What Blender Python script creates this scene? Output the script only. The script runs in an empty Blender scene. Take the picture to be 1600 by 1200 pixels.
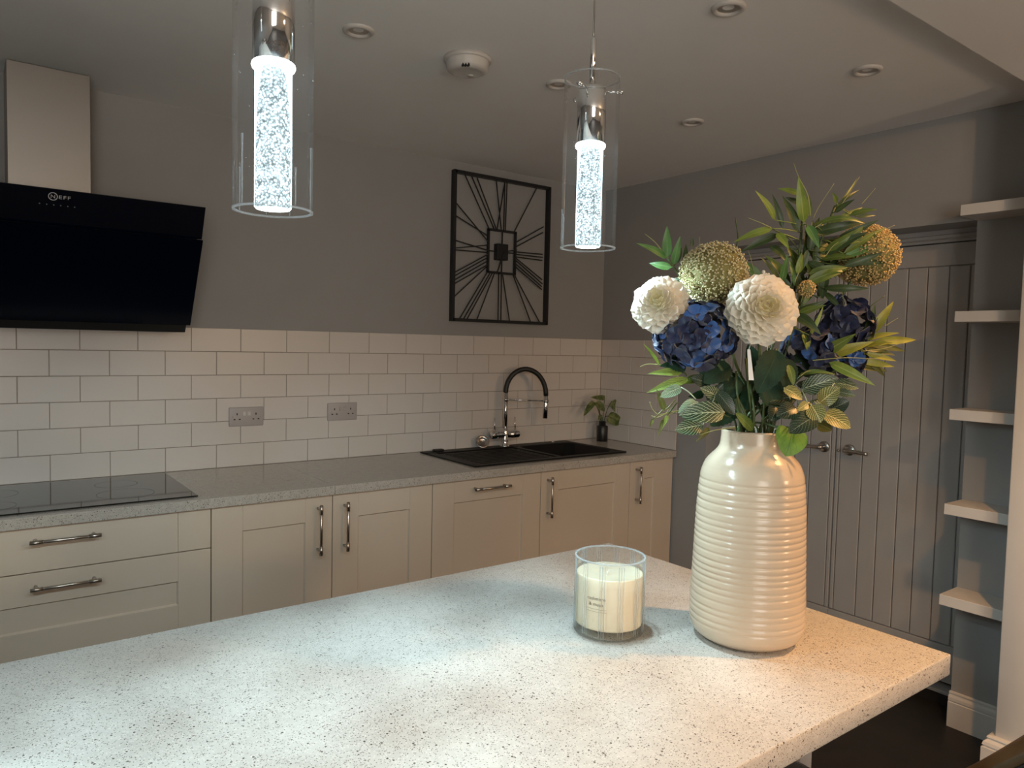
import bpy, bmesh, math, random
import numpy as np
from mathutils import Vector, Matrix

random.seed(7)
SC = bpy.context.scene
COL = SC.collection
PI = math.pi

# ------------------------------------------------------------------ camera
CAM = Vector((-3.1158, -3.2643, 1.4712))
RT = Vector((0.801221, -0.59794, 0.022633))
UP = Vector((0.014478, 0.057186, 0.998259))
FW = Vector((0.598193, 0.799499, -0.054476))
FPX = 1150.7
cd = bpy.data.cameras.new('camera')
cam = bpy.data.objects.new('camera', cd)
COL.objects.link(cam)
cd.sensor_width = 36.0
cd.lens = FPX / 1600 * 36.0
cd.clip_start = 0.02
rm = Matrix((RT, UP, -FW)).transposed().to_4x4()
cam.matrix_world = Matrix.Translation(CAM) @ rm
SC.camera = cam

# ------------------------------------------------------------------ world, exposure, lights
w = bpy.data.worlds.new('world')
w.use_nodes = True
w.node_tree.nodes['Background'].inputs[0].default_value = (0.5, 0.5, 0.55, 1)
w.node_tree.nodes['Background'].inputs[1].default_value = 0.05
SC.world = w
SC.view_settings.view_transform = 'Standard'
SC.view_settings.look = 'None'
SC.view_settings.gamma = 1.0
SC.view_settings.exposure = 0.0
SC.view_settings.use_curve_mapping = False
SC.cycles.max_bounces = 10
SC.cycles.diffuse_bounces = 5
SC.cycles.transparent_max_bounces = 16
SC.cycles.caustics_reflective = False
SC.cycles.caustics_refractive = False
SC.cycles.sample_clamp_indirect = 4.0
SC.cycles.blur_glossy = 0.5

COOL = (0.68, 0.93, 1.0)
WARM = (1.0, 0.56, 0.25)
PEND_SPOT = 18.0
PEND_ROD = 1.7
WARM_W = 70.0


def spot(name, loc, power, color, size=2.4, blend=0.6, radius=0.03, target=None):
    l = bpy.data.lights.new(name, 'SPOT')
    l.energy = power
    l.color = color
    l.spot_size = size
    l.spot_blend = blend
    l.shadow_soft_size = radius
    o = bpy.data.objects.new(name, l)
    COL.objects.link(o)
    o.location = loc
    if target is not None:
        d = Vector(target) - Vector(loc)
        o.rotation_euler = d.to_track_quat('-Z', 'Y').to_euler()
    return o


# warm ceiling downlights of the room behind the camera
spot('room_downlight', (-1.30, -3.02, 2.345), WARM_W * 1.45, (1.0, 0.50, 0.17), 2.24, 0.9, 0.03)
for (x, y, k) in ((-2.6, -4.6, 0.2), (-0.9, -5.2, 0.35), (-3.9, -4.9, 0.2)):
    spot('room_downlight', (x, y, 2.345), WARM_W * k, WARM, 2.7, 0.45, 0.03)
# tilted downlight washing the shelves past the wall end
spot('room_downlight', (-1.70, -3.90, 2.345), 42.0, WARM, 1.15, 0.5, 0.03, (-0.10, -2.05, 1.15))


# added area fill, far left of the adjoining room, for general light
al = bpy.data.lights.new('corner_fill', 'AREA')
al.shape = 'RECTANGLE'
al.size, al.size_y = 1.9, 1.7
al.energy = 78.0
al.color = (1.0, 0.93, 0.84)
ao = bpy.data.objects.new('corner_fill', al)
COL.objects.link(ao)
ao.location = (-4.1, -6.0, 1.40)
ao.rotation_euler = Vector((0.60, 0.80, 0.0)).to_track_quat('-Z', 'Y').to_euler()

# added warm point fill in the adjoining room, lifts the ceiling
fl = bpy.data.lights.new('warm_fill', 'POINT')
fl.energy = 54.0
fl.color = (1.0, 0.66, 0.38)
fl.shadow_soft_size = 0.12
fo = bpy.data.objects.new('warm_fill', fl)
COL.objects.link(fo)
fo.location = (-0.75, -5.0, 1.60)


def gobo(light, scale=3.2, lo=0.55, hi=1.45):
    """light coming through a bubbly crystal rod: uneven by direction"""
    light.use_nodes = True
    nt = light.node_tree
    em = [n for n in nt.nodes if n.type == 'EMISSION'][0]
    tc = nt.nodes.new('ShaderNodeTexCoord')
    nz = nt.nodes.new('ShaderNodeTexNoise')
    nz.inputs['Scale'].default_value = scale
    nz.inputs['Detail'].default_value = 1.0
    mr = nt.nodes.new('ShaderNodeMapRange')
    mr.inputs[1].default_value = 0.35
    mr.inputs[2].default_value = 0.65
    mr.inputs[3].default_value = lo
    mr.inputs[4].default_value = hi
    nt.links.new(tc.outputs['Normal'], nz.inputs['Vector'])
    nt.links.new(nz.outputs[0], mr.inputs[0])
    nt.links.new(mr.outputs[0], em.inputs['Strength'])


# ------------------------------------------------------------------ helpers
def at(px, py, d=0.0, d0=1.4144):
    """a point of the room, given by its direction from the photographer and its distance"""
    r = RT * ((px - 800) / FPX) + UP * (-(py - 600) / FPX) + FW
    F = Vector((FW.x, FW.y, 0)).normalized()
    t = (d0 + d) / r.dot(F)
    return CAM + r * t


def on(px, py, axis, v):
    r = RT * ((px - 800) / FPX) + UP * (-(py - 600) / FPX) + FW
    t = (v - CAM[axis]) / r[axis]
    return CAM + r * t


class MB:
    """collects shapes, links them as one mesh object"""

    def __init__(self):
        self.v = []
        self.f = []
        self.uv = []
        self.sm = []
        self.mi = []

    def add(self, vs, fs, smooth=False, uvs=None, mi=0):
        b = len(self.v)
        self.v += [Vector(p) for p in vs]
        self.uv += list(uvs) if uvs else [(0.5, 0.5)] * len(vs)
        for f in fs:
            self.f.append([i + b for i in f])
            self.sm.append(smooth)
            self.mi.append(mi)
        return self

    def box(self, x0, x1, y0, y1, z0, z1, mi=0):
        vs = [(x, y, z) for x in (x0, x1) for y in (y0, y1) for z in (z0, z1)]
        fs = [(0, 1, 3, 2), (4, 6, 7, 5), (0, 4, 5, 1), (2, 3, 7, 6), (0, 2, 6, 4), (1, 5, 7, 3)]
        return self.add(vs, fs, mi=mi)

    def bbox(self, x0, x1, y0, y1, z0, z1, b=0.002, seg=1):
        bm = bmesh.new()
        bmesh.ops.create_cube(bm, size=1)
        for v in bm.verts:
            v.co = Vector(((x0 + x1) / 2 + v.co.x * (x1 - x0), (y0 + y1) / 2 + v.co.y * (y1 - y0), (z0 + z1) / 2 + v.co.z * (z1 - z0)))
        bmesh.ops.bevel(bm, geom=bm.edges[:], offset=b, segments=seg, affect='EDGES', profile=0.5)
        self.frombm(bm, smooth=seg > 1)
        return self

    def frombm(self, bm, smooth=False):
        bm.verts.ensure_lookup_table()
        bm.normal_update()
        for i, v in enumerate(bm.verts):
            v.index = i
        self.add([v.co.copy() for v in bm.verts], [[v.index for v in f.verts] for f in bm.faces], smooth)
        bm.free()

    def lathe(self, prof, c=(0, 0, 0), n=48, axis=None, closed=False, smooth=True):
        """prof: list of (r, h) along axis"""
        c = Vector(c)
        if axis is None:
            X, Y, Z = Vector((1, 0, 0)), Vector((0, 1, 0)), Vector((0, 0, 1))
        else:
            Z = Vector(axis).normalized()
            X = Z.orthogonal().normalized()
            Y = Z.cross(X)
        vs, fs, uv = [], [], []
        m = len(prof)
        for i in range(n):
            a = 2 * PI * i / n
            d = X * math.cos(a) + Y * math.sin(a)
            for j, (r, h) in enumerate(prof):
                vs.append(c + d * r + Z * h)
                uv.append((i / n, j / max(1, m - 1)))
        for i in range(n):
            k = (i + 1) % n
            for j in range(m - 1 if not closed else m):
                j2 = (j + 1) % m
                q = [i * m + j, k * m + j, k * m + j2, i * m + j2]
                if prof[j][0] < 1e-6:
                    q = [i * m + j, k * m + j2, i * m + j2]
                elif prof[j2][0] < 1e-6:
                    q = [i * m + j, k * m + j, i * m + j2]
                fs.append(q)
        return self.add(vs, fs, smooth, uv)

    def tube(self, pts, r, n=8, cap=True):
        pts = [Vector(p) for p in pts]
        rs = r if isinstance(r, (list, tuple)) else [r] * len(pts)
        vs, fs, uv = [], [], []
        T = (pts[1] - pts[0]).normalized()
        N = T.orthogonal().normalized()
        for i, p in enumerate(pts):
            t = (pts[min(i + 1, len(pts) - 1)] - pts[max(i - 1, 0)]).normalized()
            N = (N - t * N.dot(t)).normalized()
            B = t.cross(N)
            for k in range(n):
                a = 2 * PI * k / n
                vs.append(p + (N * math.cos(a) + B * math.sin(a)) * rs[i])
                uv.append((0.5, i / (len(pts) - 1)))
        for i in range(len(pts) - 1):
            for k in range(n):
                k2 = (k + 1) % n
                fs.append([i * n + k, i * n + k2, (i + 1) * n + k2, (i + 1) * n + k])
        if cap:
            fs.append(list(range(n))[::-1])
            fs.append([(len(pts) - 1) * n + k for k in range(n)])
        return self.add(vs, fs, True, uv)

    def prism(self, poly, a0, a1, axis):
        """extrude a 2D outline along x, y or z"""
        def P(u, v, t):
            return {0: (t, u, v), 1: (u, t, v), 2: (u, v, t)}[axis]
        n = len(poly)
        vs = [P(u, v, a0) for u, v in poly] + [P(u, v, a1) for u, v in poly]
        fs = [[i, (i + 1) % n, (i + 1) % n + n, i + n] for i in range(n)]
        fs += [list(range(n))[::-1], list(range(n, 2 * n))]
        return self.add(vs, fs)

    def mesh(self, name, mats, origin=(0, 0, 0)):
        o = Vector(origin)
        me = bpy.data.meshes.new(name)
        me.from_pydata([v - o for v in self.v], [], self.f)
        if not isinstance(mats, (list, tuple)):
            mats = [mats]
        for m in mats:
            me.materials.append(m)
        me.polygons.foreach_set('use_smooth', self.sm)
        me.polygons.foreach_set('material_index', self.mi)
        ul = me.uv_layers.new(name='UVMap')
        li = np.zeros(len(me.loops), dtype=np.int32)
        me.loops.foreach_get('vertex_index', li)
        ul.data.foreach_set('uv', np.array(self.uv, dtype=np.float32)[li].ravel())
        me.validate()
        bm = bmesh.new()
        bm.from_mesh(me)
        bmesh.ops.recalc_face_normals(bm, faces=bm.faces[:])
        bm.to_mesh(me)
        bm.free()
        return me

    def build(self, name, mats, parent=None, **kw):
        o = bpy.data.objects.new(name, self.mesh(name, mats, base(parent)))
        COL.objects.link(o)
        if parent is not None:
            o.parent = parent
        return o


BASES = {}


def base(p):
    while p is not None:
        if p.name in BASES:
            return BASES[p.name]
        p = p.parent
    return Vector((0, 0, 0))


def tag(o, label=None, cat=None, group=None, kind=None):
    if label:
        o['label'] = label
    if cat:
        o['category'] = cat
    if group:
        o['group'] = group
    if kind:
        o['kind'] = kind
    return o


def thing(name, loc, label, cat, group=None):
    o = bpy.data.objects.new(name, None)
    o.empty_display_size = 0.02
    COL.objects.link(o)
    o.location = loc
    BASES[o.name] = Vector(loc)
    return tag(o, label, cat, group)


def place(name, me, parent, M):
    """link an object with shared mesh data; M is in world space"""
    o = bpy.data.objects.new(name, me)
    COL.objects.link(o)
    b = base(parent)
    if parent is not None:
        o.parent = parent
    o.matrix_local = Matrix.Translation(-b) @ M
    return o


def text_mb(body, size, space=1.0):
    cu = bpy.data.curves.new('text', 'FONT')
    cu.body = body
    cu.size = size
    cu.align_x = 'CENTER'
    cu.space_character = space
    cu.resolution_u = 3
    ob = bpy.data.objects.new('text', cu)
    COL.objects.link(ob)
    dg = bpy.context.evaluated_depsgraph_get()
    me = bpy.data.meshes.new_from_object(ob.evaluated_get(dg))
    vs = [v.co.copy() for v in me.vertices]
    fs = [list(p.vertices) for p in me.polygons]
    bpy.data.objects.remove(ob)
    bpy.data.meshes.remove(me)
    return vs, fs


def bez(pts, n=10):
    """smooth Catmull-Rom curve through the points"""
    P = [Vector(p) for p in pts]
    if len(P) == 2:
        return [P[0].lerp(P[1], i / n) for i in range(n + 1)]
    Q = [P[0] * 2 - P[1]] + P + [P[-1] * 2 - P[-2]]
    out = []
    for i in range(1, len(Q) - 2):
        for k in range(n):
            t = k / n
            a, b, c, d = Q[i - 1], Q[i], Q[i + 1], Q[i + 2]
            out.append(0.5 * (2 * b + (c - a) * t + (2 * a - 5 * b + 4 * c - d) * t * t + (3 * b - a - 3 * c + d) * t ** 3))
    out.append(P[-1])
    return out


# ------------------------------------------------------------------ materials
def mat(name, col, rough=0.5, metal=0.0, **kw):
    m = bpy.data.materials.new(name)
    m.use_nodes = True
    p = m.node_tree.nodes['Principled BSDF']
    p.inputs['Base Color'].default_value = (*col, 1)
    p.inputs['Roughness'].default_value = rough
    p.inputs['Metallic'].default_value = metal
    for k, v in kw.items():
        p.inputs[k.replace('_', ' ')].default_value = v
    return m


def nodes(m):
    nt = m.node_tree
    return nt, nt.nodes['Principled BSDF'], (lambda t: nt.nodes.new('ShaderNode' + t)), nt.links.new


def ramp(nt, pairs, interp='LINEAR'):
    r = nt.nodes.new('ShaderNodeValToRGB')
    r.color_ramp.interpolation = interp
    e = r.color_ramp.elements
    while len(e) < len(pairs):
        e.new(0.5)
    for i, (p, c) in enumerate(pairs):
        e[i].position = p
        e[i].color = (*c, 1) if len(c) == 3 else c
    return r


def noisy(name, c1, c2, scale, rough=0.5, bump=0.0, bscale=None, detail=4, **kw):
    m = mat(name, c1, rough, **kw)
    nt, p, N, L = nodes(m)
    tc = N('TexCoord')
    nz = N('TexNoise')
    nz.inputs['Scale'].default_value = scale
    nz.inputs['Detail'].default_value = detail
    L(tc.outputs['Object'], nz.inputs['Vector'])
    r = ramp(nt, [(0.3, c1), (0.7, c2)])
    L(nz.outputs[0], r.inputs[0])
    L(r.outputs[0], p.inputs['Base Color'])
    if bump:
        n2 = N('TexNoise')
        n2.inputs['Scale'].default_value = bscale or scale * 4
        n2.inputs['Detail'].default_value = 3
        L(tc.outputs['Object'], n2.inputs['Vector'])
        b = N('Bump')
        b.inputs['Strength'].default_value = bump
        b.inputs['Distance'].default_value = 0.001
        L(n2.outputs[0], b.inputs['Height'])
        L(b.outputs[0], p.inputs['Normal'])
    return m


M_wall = noisy('wall_paint', (0.31, 0.308, 0.302), (0.325, 0.322, 0.316), 6, 0.75, 0.15, 260)
M_ceil = noisy('ceiling_paint', (0.87, 0.86, 0.85), (0.89, 0.88, 0.87), 5, 0.8, 0.1, 200)
M_white = noisy('white_paint', (0.60, 0.575, 0.545), (0.62, 0.595, 0.565), 9, 0.5)
M_doorp = noisy('door_paint', (0.38, 0.365, 0.355), (0.40, 0.385, 0.37), 7, 0.45)
M_floor = noisy('dark_floor', (0.008, 0.007, 0.0065), (0.015, 0.0125, 0.011), 9, 0.5, 0.1, 60)
M_cab = noisy('cream_cabinet_paint', (0.57, 0.475, 0.38), (0.59, 0.495, 0.40), 4, 0.55, 0.05, 300)
M_cabin = mat('cabinet_inside', (0.34, 0.29, 0.23), 0.7)
M_plinth = mat('plinth', (0.45, 0.38, 0.30), 0.6)
M_grout = noisy('grout', (0.23, 0.185, 0.15), (0.28, 0.23, 0.19), 60, 0.9)
M_tile = noisy('white_tile', (0.63, 0.58, 0.54), (0.66, 0.61, 0.57), 3.5, 0.30, 0.15, 14, detail=2)
M_steel = mat('brushed_steel', (0.36, 0.335, 0.31), 0.42, 1.0)
M_chrome = mat('chrome', (0.78, 0.77, 0.76), 0.08, 1.0)
M_satin = mat('satin_nickel', (0.52, 0.48, 0.44), 0.28, 1.0)
M_bglass = mat('black_glass', (0.0010, 0.0025, 0.0080), 0.12, 0.0, Specular_IOR_Level=0.35)
M_hob = mat('hob_glass', (0.004, 0.004, 0.004), 0.06, 0.0, Specular_IOR_Level=0.62)
M_black = mat('black_plastic', (0.012, 0.012, 0.012), 0.45)
M_hose = mat('black_hose', (0.010, 0.010, 0.010), 0.5)
M_sink = noisy('black_composite', (0.004, 0.004, 0.004), (0.008, 0.008, 0.008), 400, 0.5, Specular_IOR_Level=0.3)
M_iron = mat('black_metal', (0.010, 0.011, 0.013), 0.42)
M_plast = mat('grey_plastic', (0.42, 0.375, 0.36), 0.4)
M_wplast = mat('white_plastic', (0.58, 0.55, 0.52), 0.4)
M_hole = mat('dark_hole', (0.01, 0.01, 0.01), 0.8)
M_print = mat('white_print', (0.42, 0.43, 0.45), 0.6)
M_dprint = mat('dim_print', (0.10, 0.105, 0.115), 0.6)
M_ink = mat('ink', (0.10, 0.065, 0.045), 0.7)


def quartz(name, basec, dark, rough=0.16):
    m = mat(name, basec, rough)
    nt, p, N, L = nodes(m)
    tc = N('TexCoord')
    geo = N('NewGeometry')
    v1 = N('TexVoronoi')
    v1.inputs['Scale'].default_value = 520
    L(geo.outputs['Position'], v1.inputs['Vector'])
    # choose a share of the cells as dark chips, another as light ones
    sep = N('SeparateColor')
    L(v1.outputs['Color'], sep.inputs[0])
    r1 = ramp(nt, [(0.0, dark), (0.14, dark), (0.15, basec), (0.86, basec), (0.87, tuple(min(1, c * 1.25) for c in basec))], 'CONSTANT')
    L(sep.outputs[0], r1.inputs[0])
    # only the middle of each cell
    r2 = ramp(nt, [(0.0, (1, 1, 1)), (0.42, (1, 1, 1)), (0.55, (0, 0, 0))])
    mul = N('Math')
    mul.operation = 'MULTIPLY'
    mul.inputs[1].default_value = 1.0
    L(v1.outputs['Distance'], mul.inputs[0])
    L(mul.outputs[0], r2.inputs[0])
    mx = N('MixRGB')
    mx.inputs[1].default_value = (*basec, 1)
    L(r2.outputs[0], mx.inputs[0])
    L(r1.outputs[0], mx.inputs[2])
    # sparse larger dark chips
    v2 = N('TexVoronoi')
    v2.inputs['Scale'].default_value = 230
    L(geo.outputs['Position'], v2.inputs['Vector'])
    s2 = N('SeparateColor')
    L(v2.outputs['Color'], s2.inputs[0])
    lt = N('Math')
    lt.operation = 'LESS_THAN'
    lt.inputs[1].default_value = 0.045
    L(s2.outputs[1], lt.inputs[0])
    l2 = N('Math')
    l2.operation = 'LESS_THAN'
    l2.inputs[1].default_value = 0.40
    L(v2.outputs['Distance'], l2.inputs[0])
    m2 = N('Math')
    m2.operation = 'MULTIPLY'
    L(lt.outputs[0], m2.inputs[0])
    L(l2.outputs[0], m2.inputs[1])
    mx2 = N('MixRGB')
    L(m2.outputs[0], mx2.inputs[0])
    L(mx.outputs[0], mx2.inputs[1])
    mx2.inputs[2].default_value = (*[c * 0.5 for c in dark], 1)
    # fine cloud
    nz = N('TexNoise')
    nz.inputs['Scale'].default_value = 60
    L(geo.outputs['Position'], nz.inputs['Vector'])
    rc = ramp(nt, [(0.3, (0.90, 0.90, 0.90)), (0.7, (1, 1, 1))])
    L(nz.outputs[0], rc.inputs[0])
    mx3 = N('MixRGB')
    mx3.blend_type = 'MULTIPLY'
    mx3.inputs[0].default_value = 1
    L(mx2.outputs[0], mx3.inputs[1])
    L(rc.outputs[0], mx3.inputs[2])
    L(mx3.outputs[0], p.inputs['Base Color'])
    return m


M_island = quartz('light_quartz', (0.60, 0.575, 0.54), (0.17, 0.14, 0.12), 0.30)
M_wtop = quartz('grey_quartz', (0.47, 0.425, 0.375), (0.17, 0.15, 0.13), 0.17)


def thin_glass(name, tint=(0.97, 0.99, 1.0), refl=1.0, edge=0.35, rim=0.9, dust=0.03):
    m = bpy.data.materials.new(name)
    m.use_nodes = True
    nt = m.node_tree
    nt.nodes.remove(nt.nodes['Principled BSDF'])
    out = nt.nodes['Material Output']
    N = lambda t: nt.nodes.new('ShaderNode' + t)
    L = nt.links.new
    tr = N('BsdfTransparent')
    gl = N('BsdfGlossy')
    gl.inputs['Roughness'].default_value = 0.02
    lw = N('LayerWeight')
    lw.inputs['Blend'].default_value = edge
    tint_r = ramp(nt, [(0.0, tint), (0.80, tuple(c * 0.99 for c in tint)), (1.0, tuple(c * rim for c in tint))])
    L(lw.outputs['Facing'], tint_r.inputs[0])
    L(tint_r.outputs[0], tr.inputs['Color'])
    mul = N('Math')
    mul.operation = 'MULTIPLY'
    mul.inputs[1].default_value = refl
    L(lw.outputs['Fresnel'], mul.inputs[0])
    mx = N('MixShader')
    L(mul.outputs[0], mx.inputs[0])
    L(tr.outputs[0], mx.inputs[1])
    L(gl.outputs[0], mx.inputs[2])
    # a trace of dust and bubbles scatters light, more where the wall is seen edge on
    df = N('BsdfTranslucent')
    df.inputs['Color'].default_value = (0.9, 0.95, 1.0, 1)
    d2 = N('BsdfDiffuse')
    d2.inputs['Color'].default_value = (0.9, 0.95, 1.0, 1)
    dm = N('MixShader')
    L(df.outputs[0], dm.inputs[1])
    L(d2.outputs[0], dm.inputs[2])
    dr = ramp(nt, [(0.0, (dust,) * 3), (0.75, (dust * 1.3,) * 3), (1.0, (min(0.9, dust * 6),) * 3)])
    L(lw.outputs['Facing'], dr.inputs[0])
    m2 = N('MixShader')
    L(dr.outputs[0], m2.inputs[0])
    L(mx.outputs[0], m2.inputs[1])
    L(dm.outputs[0], m2.inputs[2])
    L(m2.outputs[0], out.inputs['Surface'])
    return m


M_glass = thin_glass('clear_glass', (0.985, 0.99, 0.995), 0.45, 0.12, 0.92, 0.022)
M_jar = thin_glass('jar_glass', (0.98, 0.995, 0.985), 0.55, 0.15, 0.85, 0.03)
M_rim = thin_glass('glass_rim', (0.97, 0.99, 0.99), 0.8, 0.3, 0.9, 0.30)


def emis(name, col, strength):
    m = bpy.data.materials.new(name)
    m.use_nodes = True
    p = m.node_tree.nodes['Principled BSDF']
    p.inputs['Base Color'].default_value = (0.8, 0.85, 0.9, 1)
    p.inputs['Emission Color'].default_value = (*col, 1)
    p.inputs['Emission Strength'].default_value = strength
    return m


M_led = emis('led_light', (0.85, 0.97, 1.0), 14.0)


def crystal(name):
    m = emis(name, (0.72, 0.93, 1.0), 1.0)
    nt, p, N, L = nodes(m)
    p.inputs['Base Color'].default_value = (0.10, 0.13, 0.14, 1)
    p.inputs['Roughness'].default_value = 0.5
    p.inputs['Specular IOR Level'].default_value = 0.15
    geo = N('NewGeometry')
    v = N('TexVoronoi')
    v.inputs['Scale'].default_value = 330
    L(geo.outputs['Position'], v.inputs['Vector'])
    nz = N('TexNoise')
    nz.inputs['Scale'].default_value = 120
    L(geo.outputs['Position'], nz.inputs['Vector'])
    r = ramp(nt, [(0.12, (2.6, 2.6, 2.6)), (0.42, (0.62, 0.62, 0.62)), (0.75, (0.22, 0.22, 0.22))])
    L(v.outputs['Distance'], r.inputs[0])
    r2 = ramp(nt, [(0.3, (0.45, 0.45, 0.45)), (0.65, (1.5, 1.5, 1.5))])
    L(nz.outputs[0], r2.inputs[0])
    m1 = N('Math')
    m1.operation = 'MULTIPLY'
    L(r.outputs[0], m1.inputs[0])
    L(r2.outputs[0], m1.inputs[1])
    # the rod rim pipes light: brighter where the wall is seen edge on
    lw = N('LayerWeight')
    lw.inputs['Blend'].default_value = 0.5
    r3 = ramp(nt, [(0.0, (0, 0, 0)), (0.62, (0, 0, 0)), (0.80, (1.6, 1.6, 1.6)), (1.0, (0.7, 0.7, 0.7))])
    L(lw.outputs['Facing'], r3.inputs[0])
    ad = N('Math')
    ad.operation = 'ADD'
    L(m1.outputs[0], ad.inputs[0])
    L(r3.outputs[0], ad.inputs[1])
    m2 = N('Math')
    m2.operation = 'MULTIPLY'
    m2.inputs[1].default_value = PEND_ROD
    L(ad.outputs[0], m2.inputs[0])
    L(m2.outputs[0], p.inputs['Emission Strength'])
    return m


M_rod = crystal('bubble_crystal')
M_wax = mat('cream_wax', (0.74, 0.63, 0.47), 0.5, Subsurface_Weight=0.25, Subsurface_Scale=0.02)
M_wax.node_tree.nodes['Principled BSDF'].inputs['Subsurface Radius'].default_value = (1.0, 0.75, 0.5)
M_ceram = mat('cream_ceramic', (0.52, 0.42, 0.315), 0.22)
M_ceramin = mat('ceramic_inside', (0.5, 0.45, 0.38), 0.4)


def leafmat(name, c1, c2, vein, veinw=0.04, lat=0.0, rough=0.42, latn=8.0, slope=1.6):
    """leaf: u across (0..1, midrib at .5), v along"""
    m = mat(name, c1, rough)
    nt, p, N, L = nodes(m)
    uv = N('TexCoord')
    sx = N('SeparateXYZ')
    L(uv.outputs['UV'], sx.inputs[0])

    def math2(op, a, b=None):
        n = N('Math')
        n.operation = op
        for i, q in enumerate((a, b)):
            if q is None:
                continue
            if isinstance(q, (int, float)):
                n.inputs[i].default_value = q
            else:
                L(q, n.inputs[i])
        return n.outputs[0]
    du = math2('ABSOLUTE', math2('SUBTRACT', sx.outputs[0], 0.5))
    mid = math2('LESS_THAN', du, veinw)
    geo = N('NewGeometry')
    nz = N('TexNoise')
    nz.inputs['Scale'].default_value = 45
    L(geo.outputs['Position'], nz.inputs['Vector'])
    r = ramp(nt, [(0.35, c1), (0.65, c2)])
    L(nz.outputs[0], r.inputs[0])
    mask = mid
    if lat:
        t = math2('SUBTRACT', math2('MULTIPLY', sx.outputs[1], latn), math2('MULTIPLY', du, latn * slope * 0.5))
        n2 = N('TexNoise')
        n2.inputs['Scale'].default_value = 90
        L(geo.outputs['Position'], n2.inputs['Vector'])
        t = math2('ADD', t, math2('MULTIPLY', n2.outputs[0], 0.35))
        fr = math2('FRACT', t)
        lv = math2('LESS_THAN', fr, lat)
        mask = math2('MAXIMUM', mid, lv)
        # second finer net
        t2 = math2('ADD', math2('MULTIPLY', sx.outputs[1], latn * 0.8), math2('MULTIPLY', du, latn * 1.1))
        f2 = math2('LESS_THAN', math2('FRACT', math2('ADD', t2, n2.outputs[0])), lat * 0.45)
        mask = math2('MAXIMUM', mask, math2('MULTIPLY', f2, 0.6))
    else:
        # fine lengthwise lines
        ln = math2('LESS_THAN', math2('FRACT', math2('MULTIPLY', sx.outputs[0], 7.0)), 0.22)
        mask = math2('MAXIMUM', mid, math2('MULTIPLY', ln, 0.25))
    mx = N('MixRGB')
    L(mask, mx.inputs[0])
    L(r.outputs[0], mx.inputs[1])
    mx.inputs[2].default_value = (*vein, 1)
    L(mx.outputs[0], p.inputs['Base Color'])
    # thin leaf: some light passes
    tl = N('BsdfTranslucent')
    L(mx.outputs[0], tl.inputs['Color'])
    ms = N('MixShader')
    ms.inputs[0].default_value = 0.25
    out = nt.nodes['Material Output']
    L(p.outputs[0], ms.inputs[1])
    L(tl.outputs[0], ms.inputs[2])
    L(ms.outputs[0], out.inputs['Surface'])
    return m


LF = {  # light and dark bamboo tones partly bake in lit and shaded leaves
    'light': leafmat('bamboo_leaf_lit', (0.16, 0.24, 0.030), (0.24, 0.32, 0.045), (0.34, 0.40, 0.09)),
    'mid': leafmat('bamboo_leaf', (0.085, 0.14, 0.022), (0.13, 0.19, 0.032), (0.20, 0.26, 0.07)),
    'dark': leafmat('bamboo_leaf_shaded', (0.030, 0.062, 0.018), (0.050, 0.088, 0.024), (0.09, 0.13, 0.05)),
    'yellow': leafmat('bamboo_leaf_yellow', (0.27, 0.28, 0.030), (0.36, 0.36, 0.05), (0.30, 0.24, 0.05)),
    'green': leafmat('bamboo_leaf_green', (0.07, 0.17, 0.04), (0.10, 0.24, 0.06), (0.20, 0.32, 0.12)),
    'fit': leafmat('nerve_leaf', (0.012, 0.040, 0.016), (0.030, 0.075, 0.030), (0.50, 0.60, 0.42), 0.018, 0.13, 0.38),
    'fitpale': leafmat('nerve_leaf_pale', (0.10, 0.22, 0.12), (0.18, 0.33, 0.20), (0.62, 0.72, 0.56), 0.025, 0.22, 0.4),
    'fitwarm': leafmat('nerve_leaf_warmlit', (0.10, 0.115, 0.02), (0.15, 0.16, 0.03), (0.66, 0.62, 0.30), 0.022, 0.16, 0.4),  # warm lamp light baked into the yellow of this nerve leaf
    'fitdark': leafmat('nerve_leaf_dark', (0.008, 0.022, 0.012), (0.014, 0.036, 0.018), (0.22, 0.28, 0.20), 0.012, 0.06, 0.35),
    'heart': leafmat('heart_leaf', (0.09, 0.20, 0.022), (0.14, 0.28, 0.035), (0.05, 0.12, 0.02), 0.010, 0.035, 0.45, 3.2, 2.6),
    'hyd': leafmat('hydrangea_leaf', (0.005, 0.026, 0.010), (0.010, 0.042, 0.016), (0.020, 0.06, 0.022), 0.012, 0.05, 0.75),
    'lime': leafmat('veined_lime_leaf', (0.20, 0.28, 0.05), (0.28, 0.36, 0.07), (0.06, 0.12, 0.02), 0.02, 0.10, 0.5, 6.0),
    'olive': leafmat('olive_leaf', (0.075, 0.085, 0.018), (0.115, 0.12, 0.026), (0.16, 0.17, 0.05)),
}
M_stem = mat('green_stem', (0.055, 0.085, 0.022), 0.5)
M_stem2 = mat('pale_twig', (0.30, 0.30, 0.11), 0.5)
M_dahlia = noisy('white_petal', (0.92, 0.885, 0.80), (0.94, 0.905, 0.83), 30, 0.6)
M_dahlia2 = noisy('yellow_petal', (0.84, 0.79, 0.56), (0.86, 0.81, 0.60), 30, 0.55)
for _m in (M_dahlia, M_dahlia2):
    nt, p, N, L = nodes(_m)
    tl = N('BsdfTranslucent')
    tl.inputs['Color'].default_value = p.inputs['Base Color'].default_value
    ms = N('MixShader')
    ms.inputs[0].default_value = 0.38
    L(p.outputs[0], ms.inputs[1])
    L(tl.outputs[0], ms.inputs[2])
    L(ms.outputs[0], nt.nodes['Material Output'].inputs['Surface'])
M_navy = noisy('navy_petal', (0.0035, 0.006, 0.030), (0.006, 0.013, 0.060), 40, 0.5, Sheen_Weight=0.25)
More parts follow.
